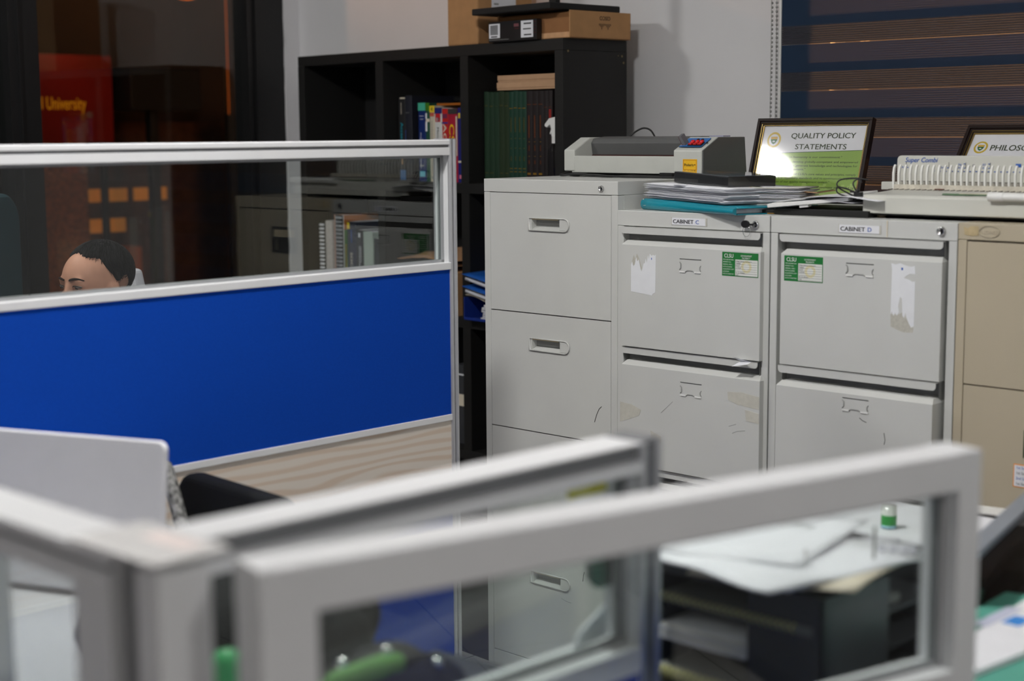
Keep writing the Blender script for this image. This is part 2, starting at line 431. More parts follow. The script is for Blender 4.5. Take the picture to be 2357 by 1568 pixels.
bl = thing('zebra_blind', 'blue grey striped zebra blind with alternating sheer bands on the back wall', 'blind', (-2.663, 3.86, 2.62))
fr_, bk_ = MB(), MB()
PZ = 0.1329
z = 1.552 - 6 * PZ - 2.62
BW = 3.3
while z < -0.05:
    fr_.box(0, BW, 0.0, 0.0006, z + 0.054, z + PZ - 0.0004, OPAQ); fr_.box(0, BW, 0.0, 0.0006, z, z + 0.054, SHEER)
    bk_.box(0.002, BW, 0.006, 0.0066, z + 0.0018, z + 0.0805, OPAQ); bk_.box(0.002, BW, 0.006, 0.0066, z + 0.0805, z + PZ, SHEER)
    z += PZ
build('front_fabric', fr_, bl); build('rear_fabric', bk_, bl)
build('head_rail', MB().box(-0.02, BW + 0.02, -0.03, 0.035, 0.0, 0.07, WHITEP), bl, bevel=0.004)
build('side_guide', MB().box(-0.006, 0.0, -0.004, 0.012, -1.9, 0.0, WHITEP), bl)
for k, dx in enumerate((-0.030, -0.012)):
    ch = MB(); zz = 0.0
    ch.cyl((dx, -0.01, -1.25), (dx, -0.01, 0.0), 0.0008, CABD, n=6)
    while zz > -1.25:
        ch.ell((dx + 0.003 * sin(zz * 5 + k), -0.01, zz), (0.0034, 0.0034, 0.0042), CABD, nu=8, nv=6); zz -= 0.0125
    build('bead_chain', ch, bl)

# ------------------------------------------------------------------ filing cabinets
def lock_mb(x, y, z, r=0.0085):
    m = MB(); R = Matrix.Translation((x, y, z)) @ Matrix.Rotation(pi / 2, 4, 'X')
    m.lathe([(r * 1.05, 0.0), (r * 1.05, 0.002), (r * .9, 0.005), (r * .75, 0.0055), (r * .7, 0.003), (0.0, 0.0025)], CHR, n=24, M=R)
    m.box(x - .001, x + .001, y - .0034, y - .0024, z - .004, z + .004, BLACKM)
    return m
CREAM = mat('cream_card_strip', (232, 216, 180), 0.8)
def handle_mb(x0, x1, z0, z1, y=0.0, rm=CAB):
    """recessed cup pull: square left end, half round right end"""
    m = MB(); r = (z1 - z0) / 2; zc = (z0 + z1) / 2
    outer = [(x0, z0)] + [(x1 - r + r * sin(a), zc - r * cos(a)) for a in [pi * i / 12 for i in range(13)]] + [(x0, z1)]
    k = 0.84; ri = r * k
    inner = [(x0 + r * .2, zc - ri)] + [(x1 - r + ri * sin(a), zc - ri * cos(a)) for a in [pi * i / 12 for i in range(13)]] + [(x0 + r * .2, zc + ri)]
    n = len(outer); vs = [(p[0], y - .003, p[1]) for p in outer] + [(p[0], y - .003, p[1]) for p in inner] + [(p[0], y, p[1]) for p in outer] + [(p[0], y + .001, p[1]) for p in inner]
    fs = []
    for i in range(n):
        j = (i + 1) % n
        fs += [(i, j, n + j, n + i), (2 * n + i, 2 * n + j, j, i), (n + i, n + j, 3 * n + j, 3 * n + i)]
    m.add(vs, fs, rm, True)
    # round end insert
    xs = x1 - 2 * r + .002
    ins = [(xs, zc - ri * .93)] + [(x1 - r + ri * .93 * sin(a), zc - ri * .93 * cos(a)) for a in [pi * i / 12 for i in range(13)]] + [(xs, zc + ri * .93)]
    m.prism(ins, y - .0015, y + .004, rm, axis='y')
    m.box(xs, x1, y + .0009, y + .003, z0, z1, rm)
    # recess
    a, b = x0 + r * .2, xs
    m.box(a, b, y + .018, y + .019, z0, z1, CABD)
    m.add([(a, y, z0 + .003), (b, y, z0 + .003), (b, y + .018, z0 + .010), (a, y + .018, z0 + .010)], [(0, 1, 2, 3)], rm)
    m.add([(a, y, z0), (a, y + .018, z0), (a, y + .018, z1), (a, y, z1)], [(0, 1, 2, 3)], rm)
    m.box(a, a + .006, y, y + .018, z0 + .003, z1, rm)
    m.box(a + .004, b - .008, y + .001, y + .003, z1 - .006, z1 - .0035, CREAM)
    return m
def cab_body(W, D, H, stL, stR, capz, kick, material, cap_over=0.0003):
    m = MB()
    m.box(0, W, 0.024, D, 0.0, capz, material)
    m.box(0, stL, 0.0, 0.024, 0.0, capz - .0008, material); m.box(W - stR, W, 0.0, 0.024, 0.0, capz - .0008, material)
    m.box(stL, W - stR, 0.0, 0.024, 0.0, kick, material)
    m.box(-cap_over, W + cap_over, -cap_over, D, capz, H, material)
    return m
Y0 = 2.894
# --- cabinet A: tall grey cabinet with flush drawers and cup pulls
A = thing('filing_cabinet', 'tall light grey four drawer cabinet with cup pulls, below the laminator', 'filing cabinet', (-2.925, Y0, 0))
build('body', cab_body(.460, .60, 1.320, .0215, .0205, 1.2865, .048, CAB), A, bevel=.0012)
for k in range(4):
    z0 = .050 + .3095 * k; z1 = z0 + .3065
    hx0, hx1 = .162, .302; hz1 = z0 + .246; hz0 = hz1 - .0345
    d = MB(); X0, X1 = .0225, .4385
    for (a, b, c, e) in ((X0, hx0, z0, z1), (hx1 - .001, X1, z0, z1), (hx0, hx1 - .001, z0, hz0), (hx0, hx1 - .001, hz1, z1)):
        d.box(a, b, 0.0006, .020, c, e, CAB)
    if k == 2:
        d.tube([(.385, .0002, z0 + .05), (.392, .0002, z0 + .07), (.40, .0002, z0 + .085), (.408, .0002, z0 + .092)], .0007, BLACKM, n=5)
    if k == 0:
        d.tube([(.27, .0002, z0 + .19), (.29, .0002, z0 + .185), (.305, .0002, z0 + .185)], .0005, CABD, n=5)
        d.tube([(.345, .0002, z0 + .25), (.347, .0002, z0 + .265), (.350, .0002, z0 + .275)], .0008, BLACKM, n=5)
    dr = build('drawer', d, A)
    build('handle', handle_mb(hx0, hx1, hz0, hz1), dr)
build('lock', lock_mb(.409, -.001, 1.302, .0075), A)

# --- cabinets C and D: matching short cabinets with a finger rail over every drawer
def rail_drawer(zt, x0, x1, X0, X1, prot, material=CAB, bot=.2465):
    """side profile pushed along x: rolled finger rail, dark pull recess, bevel, proud face"""
    m = MB(); p = -prot
    rail = m.rpoly(X0, X1, zt - .0165, zt, .009, 5, (1, 0, 0, 1))
    m.prism(rail, p * .4 - .003, p * .4 - .0018, material, axis='y')
    m.box(X0, X1, p * .4 - .003, .012, zt - .0012, zt, material)
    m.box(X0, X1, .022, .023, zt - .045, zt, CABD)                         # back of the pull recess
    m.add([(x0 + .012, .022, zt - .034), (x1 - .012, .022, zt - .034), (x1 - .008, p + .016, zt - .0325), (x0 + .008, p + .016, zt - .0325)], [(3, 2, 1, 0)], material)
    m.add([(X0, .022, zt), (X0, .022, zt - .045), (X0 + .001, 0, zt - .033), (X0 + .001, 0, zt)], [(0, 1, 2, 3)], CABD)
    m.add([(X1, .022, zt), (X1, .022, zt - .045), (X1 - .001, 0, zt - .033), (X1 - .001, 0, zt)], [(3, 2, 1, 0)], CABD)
    prof = [(p + .014, zt - .0325), (p, zt - .0415), (p, zt - .0415 - bot), (.022, zt - .0415 - bot), (.022, zt - .034)]
    # bevel narrows upwards: built as an explicit hull
    a = .006
    vs = [(x0 + a, p + .014, zt - .0325), (x1 - a, p + .014, zt - .0325), (x0, p, zt - .0425), (x1, p, zt - .0425),
          (x0, p, zt - .0425 - bot), (x1, p, zt - .0425 - bot), (x0, .022, zt - .0425 - bot), (x1, .022, zt - .0425 - bot),
          (x0 + a, .022, zt - .0325), (x1 - a, .022, zt - .0325), (x0, .022, zt - .0425), (x1, .022, zt - .0425)]
    fs = [(0, 2, 3, 1), (2, 4, 5, 3), (4, 6, 7, 5), (8, 0, 1, 9), (3, 5, 7, 11), (2, 10, 6, 4), (0, 8, 10, 2), (1, 3, 11, 9), (6, 10, 8, 9, 11, 7)]
    m.add(vs, fs, material)
    return m
def card_holder(x0, x1, z0, z1, y):
    m = MB()
    m.box(x0, x1, y - .0016, y, z1 - .0022, z1 - .0012, CABD); m.box(x0, x1, y - .0004, y, z1 - .0035, z1 - .0022, BLACKM)
    m.box(x0, x0 + .017, y - .0022, y, z0, z0 + .0028, WHITEP); m.box(x1 - .019, x1, y - .0022, y, z0, z0 + .0028, WHITEP)
    m.tube([(x0 + .017, y - .001, z0 + .0014), (x0 + .022, y - .001, z0 + .005), (x1 - .024, y - .001, z0 + .005), (x1 - .019, y - .001, z0 + .0014)], .0008, CABD, n=6)
    m.tube([(x0, y - .0008, z0 + .024), (x0 + .004, y - .0012, z0 + .020), (x0 + .004, y - .0012, z0 + .010), (x0, y - .0008, z0 + .006)], .0011, CABD, n=6)
    m.tube([(x1, y - .0008, z0 + .018), (x1 - .003, y - .0012, z0 + .014), (x1 - .003, y - .0012, z0 + .008), (x1, y - .0008, z0 + .005)], .0009, CABD, n=6)
    return m
GREEN = mat('sticker_green', (38, 120, 56), 0.35, var=0.05, scale=40)
STW = mat('sticker_white', (226, 228, 222), 0.35, var=0.02, scale=20)
SEALP = mat('pale_seal', (224, 218, 180), 0.4)
def property_sticker(x0, z1, w, h, y):
    m = MB(); e = .0004
    m.box(x0, x0 + w, y - e, y, z1 - h, z1, GREEN)
    m.box(x0 + w * .37, x0 + w - .0015, y - 2 * e, y - e, z1 - h + .002, z1 - .016, STW)
    seal = [(x0 + w * .68 + .014 * cos(2 * pi * i / 28), z1 - h * .58 + .014 * sin(2 * pi * i / 28)) for i in range(28)]
    m.prism(seal, y - 2.3 * e, y - 2 * e, SEALP, axis='y')
    seal = [(x0 + w * .68 + .008 * cos(2 * pi * i / 28), z1 - h * .58 + .008 * sin(2 * pi * i / 28)) for i in range(28)]
    m.prism(seal, y - 2.6 * e, y - 2.3 * e, STW, axis='y')
    m.text('CLSU', .0125, (x0 + .006, y - 2.6 * e, z1 - .0125), WHITEP, bold=.02, fit=.025)
    m.text('GOVERNMENT', .0052, (x0 + w * .52, y - 2.6 * e, z1 - .0088), WHITEP, fit=.030)
    m.text('PROPERTY', .0052, (x0 + w * .56, y - 2.6 * e, z1 - .0142), WHITEP, fit=.022)
    for i, (s, fw) in enumerate((('ITEM DESCRIPTION:', .030), ('PROPERTY NO.:', .023), ('SERIAL NO.:', .027), ('DATE ACQUIRED:', .026), ('ACQUISITION COST:', .031), ('LOCATION:', .017), ('DATE OF INVENTORY:', .031))):
        m.text(s, .0036, (x0 + .0025, y - 1.6 * e, z1 - .0185 - .0054 * i), WHITEP, fit=fw)
    for i, s in enumerate(('Filing Cabinet 4 drawers', '1960000', '9-9-97', '5,179.00', '', 'Dr. E. Salazar', '2018')):
        zz = z1 - .0205 - .0052 * i
        if s: m.text(s, .0036, (x0 + w * .385, y - 2.9 * e, zz), INK, fit=.0018 * len(s))
        m.box(x0 + w * .38, x0 + w - .003, y - 2.7 * e, y - 2.6 * e, zz - .0012, zz - .0008, INK)
    return m
TORN = mat('torn_label_white', (232, 234, 238), 0.7, var=0.02, scale=40)
GLUE = mat('glue_residue', (190, 188, 178), 0.8, var=0.1, scale=150)
TAPE = mat('yellowed_tape', (200, 198, 188), 0.25, var=0.06, scale=80)
def card_label(x0, x1, z0, z1, letter, y):
    m = MB(); m.box(x0, x1, y - .0006, y, z0, z1, PAPER)
    m.box(x0 - .002, x0, y - .0004, y, z0 - .001, z1 + .001, TAPE); m.box(x1, x1 + .004, y - .0004, y, z0 - .001, z1 + .001, TAPE)
    h = (z1 - z0) * .62; b = z0 + (z1 - z0) * .22
    m.text('CABINET', h * 1.25, (x0 + .003, y - .0009, b), INK, bold=.05, fit=.060)
    m.text(letter, h * 1.25, (x0 + .0695, y - .0009, b), INKB, bold=.035, fit=.009)
    return m
def make_short(name, label, x, W, drawers, letter, lx):
    t = thing(name, label, 'filing cabinet', (x, Y0, 0))
    build('body', cab_body(W, .60, 1.251, .0185, .0185, 1.2145, .045, CAB), t, bevel=.0012)
    ds = []
    for k in range(4):
        zt = 1.2125 - .2915 * k
        x0, x1, X0, X1, prot = drawers[min(k, len(drawers) - 1)]
        bot = .2465 if k < 3 else .243
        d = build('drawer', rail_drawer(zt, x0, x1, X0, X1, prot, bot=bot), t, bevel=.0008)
        d.data.name = 'drawer'
        ds.append((d, -prot, zt))
    build('name_label', card_label(lx, lx + .098, 1.222, 1.2385, letter, -.0012), t)
    return t, ds
Cc, dC = make_short('filing_cabinet', 'short light grey cabinet labelled CABINET C with a black key in its lock', -2.4645, .444,
                    [(.024, .4300, .016, .4245, .014), (.026, .434, .020, .4225, .016)], 'C', .168)
Dc, dD = make_short('filing_cabinet', 'short light grey cabinet labelled CABINET D, between cabinet C and the beige one', -2.017, .4545,
                    [(.036, .4290, .028, .4275, .012), (.040, .426, .034, .424, .030), (.036, .430, .028, .4275, .012)], 'D', .177)
# details on C
kl = lock_mb(.407, -.001, 1.2305, .0085)
build('lock', kl, Cc)
ky = MB()
ky.prism([( .388 + .0105 * cos(2 * pi * i / 18), 1.2315 + .0085 * sin(2 * pi * i / 18)) for i in range(18)], -.017, -.012, BLACKP, axis='y')
ky.box(.394, .408, -.016, -.0125, 1.229, 1.233, BLACKP)
ky.tube([(.391 + .010 * cos(2 * pi * i / 20), -.0145, 1.2155 + .012 * sin(2 * pi * i / 20)) for i in range(20)], .0006, CHR, n=6, closed=True)
ky.box(.399, .409, -.013, -.005, 1.2285, 1.2325, CHR)
build('key', ky, Cc)
d, y, zt = dC[0]
build('property_sticker', property_sticker(.3245, 1.1665, .100, .0545, y), d)
tl = MB()
top = [(.054, 1.1225), (.058, 1.130), (.061, 1.118), (.066, 1.124), (.070, 1.142), (.073, 1.131), (.078, 1.136), (.082, 1.120), (.086, 1.107), (.089, 1.112), (.093, 1.127), (.097, 1.128), (.099, 1.139), (.103, 1.128), (.106, 1.147), (.109, 1.138), (.112, 1.151), (.117, 1.146), (.121, 1.149), (.126, 1.147), (.130, 1.150)]
tl.prism([(.054, 1.058), (.119, 1.052), (.121, 1.056), (.129, 1.060)] + top[::-1], y - .0005, y, TORN, axis='y')
tl.prism([(.055, 1.124), (.062, 1.146), (.067, 1.138), (.072, 1.150), (.079, 1.138), (.084, 1.124), (.088, 1.116), (.083, 1.108), (.070, 1.118)], y - .0003, y, GLUE, axis='y')
tl.box(.1165, .1185, y - .0007, y - .0005, 1.137, 1.142, INKB)
build('torn_label', tl, d)
build('card_holder', card_holder(.202, .264, 1.1125, 1.1465, y), d)
d, y, zt = dC[1]
build('card_holder', card_holder(.208, .270, .8205, .8555, y), d)
def tape(pts, y, parent):
    m = MB(); m.prism(pts, y - .0005, y, TAPE, axis='y'); build('tape_piece', m, parent)
tape([(.022, .785), (.060, .782), (.088, .772), (.082, .757), (.048, .744), (.022, .735)], y, d)
tape([(.345, .845), (.385, .848), (.433, .842), (.433, .813), (.375, .818), (.347, .826)], y, d)
tape([(.394, .809), (.433, .804), (.433, .781), (.398, .783)], y, d)
tape([(.118, .725), (.150, .715), (.152, .700), (.140, .690), (.120, .705)], y, d)
for P in ([(.15, .772), (.17, .79), (.185, .803)], [(.36, .75), (.375, .757), (.395, .76)], [(.35, .765), (.37, .772)]):
    build('scratch', MB().tube([(a, y - .0002, b) for a, b in P], .0004, CABD, n=5), d)
pf = MB()
M = Matrix.Translation((.366, -.024, .917)) @ Matrix.Rotation(radians(-10), 4, 'Y')
pf.add([(0, 0, .011), (.052, -.004, -.004), (.047, -.012, -.008), (.002, -.012, -.009), (.012, .012, .000)], [(0, 1, 4), (3, 2, 1), (3, 1, 4)], PAPER, M=M)
pf.add([(0, 0, .0118), (.052, -.004, -.0032), (.012, .012, .0008)], [(0, 2, 1)], PAPER, M=M)
build('paper_scrap', pf, loc=(-2.4645, Y0, 0), label='folded white paper scrap sticking out above the second drawer of cabinet C', cat='paper')
# details on D
build('lock', lock_mb(.419, -.001, 1.2335, .0095), Dc)
build('cap_seam', MB().box(.2925, .2945, -.0019, -.001, 1.2155, 1.2505, PAPERC), Dc)
d, y, zt = dD[0]
build('property_sticker', property_sticker(.045, 1.1665, .100, .0560, y), d)
build('card_holder', card_holder(.203, .270, 1.130, 1.160, y), d)
tl = MB()
L = [(.314, 1.150), (.312, 1.163), (.322, 1.161), (.333, 1.164), (.345, 1.160), (.357, 1.158), (.367, 1.160), (.3685, 1.143), (.356, 1.143), (.348, 1.138), (.342, 1.134), (.354, 1.131), (.362, 1.127), (.3685, 1.128), (.3685, 1.035)]
L += [(.362, 1.031), (.356, 1.040), (.351, 1.052), (.348, 1.062), (.345, 1.050), (.341, 1.055), (.340, 1.075), (.339, 1.090), (.335, 1.094), (.331, 1.075), (.333, 1.062), (.328, 1.054), (.324, 1.060), (.320, 1.053), (.316, 1.062), (.313, 1.056)]
tl.prism(L, y - .0005, y, TORN, axis='y')
tl.prism([(.313, 1.056), (.330, 1.056), (.342, 1.062), (.356, 1.040), (.367, 1.031), (.366, 1.021), (.345, 1.020), (.330, 1.024), (.314, 1.030)], y - .0003, y, GLUE, axis='y')
tl.box(.336, .340, y - .0007, y - .0005, 1.150, 1.155, INKB)
build('torn_label', tl, d)
d, y, zt = dD[1]
build('card_holder', card_holder(.212, .276, .841, .872, y), d)
for P in ([(.315, .805), (.318, .79), (.316, .78)], [(.255, .83), (.262, .825), (.272, .822)]):
    build('scratch', MB().tube([(a, y - .0002, b) for a, b in P], .0006, BLACKM, n=5), d)
# --- beige cabinet
B = thing('filing_cabinet', 'beige four drawer cabinet with an embossed oval emblem, right of cabinet D', 'filing cabinet', (-1.5605, Y0, 0))
build('body', cab_body(.455, .60, 1.252, .0195, .0195, 1.2185, .045, BEI), B, bevel=.0012)
for k in range(4):
    z0 = .048 + .2925 * k; z1 = z0 + (.2895 if k < 3 else .2895)
    d = MB(); X0, X1 = .0215, .4335
    p = .0 if k == 3 else .0006
    hx0, hx1 = .165, .275; hz0, hz1 = z0 + .165, z0 + .235
    for (a, b, c, e) in ((X0, hx0, z0, z1), (hx1, X1, z0, z1), (hx0, hx1, z0, hz0), (hx0, hx1, hz1, z1)):
        d.box(a, b, p - .0006, .020, c, e, BEI)
    dr = build('drawer', d, B)
    h = MB()
    for (a, b, c, e) in ((hx0 - .004, hx0 + .003, hz0 - .004, hz1 + .004), (hx1 - .003, hx1 + .004, hz0 - .004, hz1 + .004), (hx0, hx1, hz0 - .004, hz0 + .003), (hx0, hx1, hz1 - .003, hz1 + .004), (hx0, hx1, hz0 + .038, hz0 + .043)):
        h.box(a, b, -.004, .004, c, e, BLACKP)
    h.box(hx0, hx1, .017, .018, hz0, hz1, BLACKP); h.box(hx0 + .003, hx1 - .003, -.001, 0.0, hz0 + .043, hz1 - .003, CREAM)
    build('handle', h, dr)
    if k == 2:
        n = MB(); n.box(.1365, .205, -.0008, 0, .728, .775, mat('orange_border', (236, 150, 60), .6)); n.box(.1385, .203, -.0012, -.0008, .730, .773, PAPER)
        for i, s in enumerate(('1st Sem AY', '1st Sem AY', '2nd Sem AY', '1st Sem AY')):
            n.text(s, .0075, (.1425, -.0015, .7655 - .0108 * i), INKB if i % 2 == 0 else INK, bold=.01)
        build('notice', n, dr)
        build('side_mark', MB().box(.1555, .1585, -.001, 0, .789, .845, INKG), dr)
em = MB()
em.tube([(.068 + .0215 * cos(2 * pi * i / 32), -.0014, 1.2365 + .0115 * sin(2 * pi * i / 32)) for i in range(32)], .0009, BEI, n=6, closed=True)
em.text('SOHO', .0105, (.0535, -.0022, 1.2325), mat('beige_relief', (212, 200, 176), .4), bold=.01, fit=.029)
build('emblem', em, B)
build('stain', MB().prism([(.012, 1.245), (.020, 1.241), (.027, 1.246), (.044, 1.2465), (.045, 1.228), (.030, 1.226), (.014, 1.229)], -.0014, -.0011, BEIST, axis='y'), B)
# --- another beige cabinet further right only matters to the mirror image; the row ends at the beige one

# ------------------------------------------------------------------ bookshelf
SH = thing('bookshelf', 'black brown open cube bookshelf with books, behind the tall grey filing cabinet', 'bookshelf', (-3.216, 3.52, 0), rz=radians(-3.9))
SD = .277
boards = [(1.685, 1.720), (1.243, 1.275), (.800, .832), (.357, .389), (0.0, .04)]
fr = MB()
fr.box(-.036, 0, 0, SD, 0, 1.6845, SHELF); build('side_panel', MB().box(-1.408, -1.370, 0, SD, 0, 1.6845, SHELF), SH, bevel=.001)
for (hx, hz) in ((.022, 1.705 - .013), (.255, 1.702 - .02), (.238, 1.695 - .012), (.262, 1.682 - .02)):
    fr.cyl((0.0, hx, hz - .01), (.0008, hx, hz - .01), .0035 if hx != .238 else .0018, mat('screw_cap', (120, 104, 70), .5), n=14)
build('side_panel', fr, SH, bevel=.001)
for i, (a, b) in enumerate(boards):
    build('shelf_board', MB().box(-1.408 if i == 0 else -1.3695, 0 if i == 0 else -.0365, 0.0005, SD - .001, a, b, SHELF), SH, bevel=.0008)
for (a, b) in ((-.482, -.443), (-.937, -.895)):
    for i in range(4):
        build('divider', MB().box(a, b, .0008, SD - .001, boards[i + 1][1] + .0003, boards[i][0] - .0003, SHELF), SH)
build('back_panel', MB().box(-1.40, -.01, SD - .001, SD + .004, 0, 1.71, BLACKM), SH)
SM = Matrix.Translation((-3.216, 3.52, 0)) @ Matrix.Rotation(radians(-3.9), 4, 'Z')
def shp(x, y, z): return tuple(SM @ Vector((x, y, z)))
SR = radians(-3.9)

def book(x, y, z, w, h, dep, cover, label, name='book', cat='book', group=None, deco=None, pages=PAPERC, tilt=0.0):
    """upright book: hollow case of two boards and a rounded spine around a page block"""
    t = thing(name, label, cat, shp(x, y, z), group=group, rot=(0, tilt, SR))
    c = MB(); th = min(.0025, w * .14)
    c.box(0, th, .002, dep, 0, h, cover); c.box(w - th, w, .002, dep, 0, h, cover)
    spine = [(0, .003), (th, .0008), (w / 2, 0.0), (w - th, .0008), (w, .003), (w, .006), (0, .006)]
    c.prism(spine[::-1], 0, h, cover, axis='z')
    build('cover', c, t)
    build('page_block', MB().box(th, w - th, .005, dep - .004, .003, h - .003, pages), t)
    if deco:
        d = MB(); deco(d, w, h); build('spine_print', d, t)
    return t
def band(c, z0, z1, x0=0.03, x1=.97, y=-.0006):
    return lambda d, w, h: d.box(w * x0, w * x1, y, y + .0012, h * z0, h * z1, c)
def vtext(s, size, z, x, c, bold=0.0, fit=None, y=-.0012, flip=True):
    # lettering that runs down the spine
    def f(d, w, h):
        M = Matrix.Translation((w * x, y, h * z)) @ Matrix.Rotation(pi / 2, 4, 'Y')
        d.text(s, size, (0, 0, 0), c, M=M, bold=bold, fit=fit)
    return f
def multi(*fs):
    def g(d, w, h):
        for f in fs: f(d, w, h)
    return g
DG1 = mat('green_cloth_dark', (16, 48, 26), .7, var=.08, scale=300); DG2 = mat('green_cloth_olive', (26, 46, 18), .7, var=.08, scale=300); DG3 = mat('green_cloth_teal', (10, 56, 40), .6, var=.08, scale=300)
MAR = mat('maroon_black_cloth', (26, 18, 20), .6, var=.1, scale=300); GOLDD = mat('dull_gold', (112, 92, 36), .5, metal=.3); COPP = mat('copper_print', (120, 64, 34), .5, metal=.3)
bx = -.437 ; zb = 1.2755
words = ['leftmost of the nine', 'second from the left of the nine', 'third from the left of the nine', 'fourth from the left of the nine', 'fifth from the left of the nine', 'sixth from the left of the nine', 'third from the right of the nine', 'second from the right of the nine', 'rightmost of the nine']
for i in range(9):
    w = .0245 if i < 5 else .0205
    cvr = (DG1, DG1, DG1, DG2, DG2, DG3, DG3, DG3, DG3)[i]
    if i < 5:
        dc = multi(band(GOLDD, .845, .850, .2, .8), band(GOLDD, .112, .117, .2, .8)) if i != 2 else multi(band(GOLDD, .845, .847, .3, .7))
    else:
        dc = multi(band(GOLD, .815, .822, .15, .85), vtext('TITLE OF THE THESIS', .006, .72, .35, GOLDD, fit=.085), band(GOLD, .49, .494, .4, .6), band(GOLD, .385, .389, .4, .6), band(GOLDD, .25, .30, .42, .58), band(GOLD, .165, .172, .2, .8), band(GOLD, .13, .136, .2, .8))
        dc = multi(band(GOLD, .815, .822, .15, .85), band(GOLDD, .56, .72, .44, .56), band(GOLD, .49, .494, .4, .6), band(GOLD, .385, .389, .4, .6), band(GOLDD, .25, .30, .45, .55), band(GOLD, .165, .172, .2, .8), band(GOLD, .13, .136, .2, .8))
    lab = 'dark green bound volume on the top shelf, ' + words[i] + (' plain ones' if i < 5 else ' gold lettered ones')
    lab = 'dark green bound thesis, ' + words[i] + ' green volumes'
    book(bx, .062, zb, w - .0008, .293 + (.002 if i % 3 == 0 else 0), .20, cvr, lab, group='green bound volumes on the top shelf', deco=dc)
    bx += w
mw = ['touching the green volumes', 'second from the green volumes', 'third from the green volumes', 'fourth from the green volumes', 'last before the shelf side']
for i in range(5):
    w = .0265 if i < 3 else .020
    dc = multi(band(COPP, .852, .859, .15, .85), band(COPP, .50, .74, .42, .58), band(GOLD, .455, .46, .4, .6), band(COPP, .36, .42, .44, .56), band(GOLD, .30, .305, .4, .6), band(COPP, .22, .26, .43, .57), band(GOLD, .105, .125, .2, .75), band(COPP, .07, .08, .1, .9)) if i < 3 else \
        multi(band(COPP, .82, .825, .2, .8), band(mat('red_print', (150, 30, 24), .6), .70, .80, .3, .8) if i == 4 else band(COPP, .70, .702, .3, .7))
    book(bx, .062, zb, w - .0008, .293, .20, MAR, 'black bound thesis with copper lettering, ' + mw[i], group='black bound volumes on the top shelf', deco=dc)
    bx += w
for k, (x0, zz, h, lab) in enumerate(((-.372, 1.5735, .0245, 'lower of two flat tan boxes lying on the bound volumes'), (-.368, 1.5985, .0215, 'upper of two flat tan boxes lying on the bound volumes'))):
    t = thing('flat_box', lab, 'box', shp(x0, .062, zz), SR, group='flat tan boxes on the top shelf')
    build('base', MB().box(0, .325, .002, .185, 0, h * .5, KRAFT), t); build('lid', MB().box(-.001, .3265, .0, .187, h * .25, h, KRAFT), t, bevel=.001)
# trigger spray bottle
sp = thing('spray_bottle', 'clear trigger spray bottle with white head in front of the black volumes', 'bottle', shp(-.062, .030, 1.2755))
CLEARP = glass('clear_plastic', (.80, .82, .84), .9)
b_ = MB(); b_.lathe([(0, 0), (.0255, 0), (.027, .004), (.027, .095), (.024, .112), (.013, .127), (.0115, .131), (.0115, .14)], CLEARP, n=24)
build('bottle', b_, sp)
h_ = MB()
h_.cyl((0, 0, .130), (0, 0, .150), .0135, WHITEP)
h_.prism([(-.011, .150), (.012, .150), (.012, .172), (.020, .184), (.026, .198), (.010, .211), (-.004, .209), (-.022, .206), (-.040, .188), (-.040, .182), (-.030, .178), (-.022, .185), (-.016, .186), (-.013, .172)], -.010, .010, WHITEP, axis='y')
h_.prism([(-.013, .182), (-.018, .172), (-.024, .158), (-.020, .157), (-.013, .168)], -.005, .005, WHITEP, axis='y')
build('trigger_head', h_, sp, bevel=.002)
build('dip_tube', MB().cyl((0, 0, .006), (.004, 0, .132), .002, WHITEP, n=8), sp)
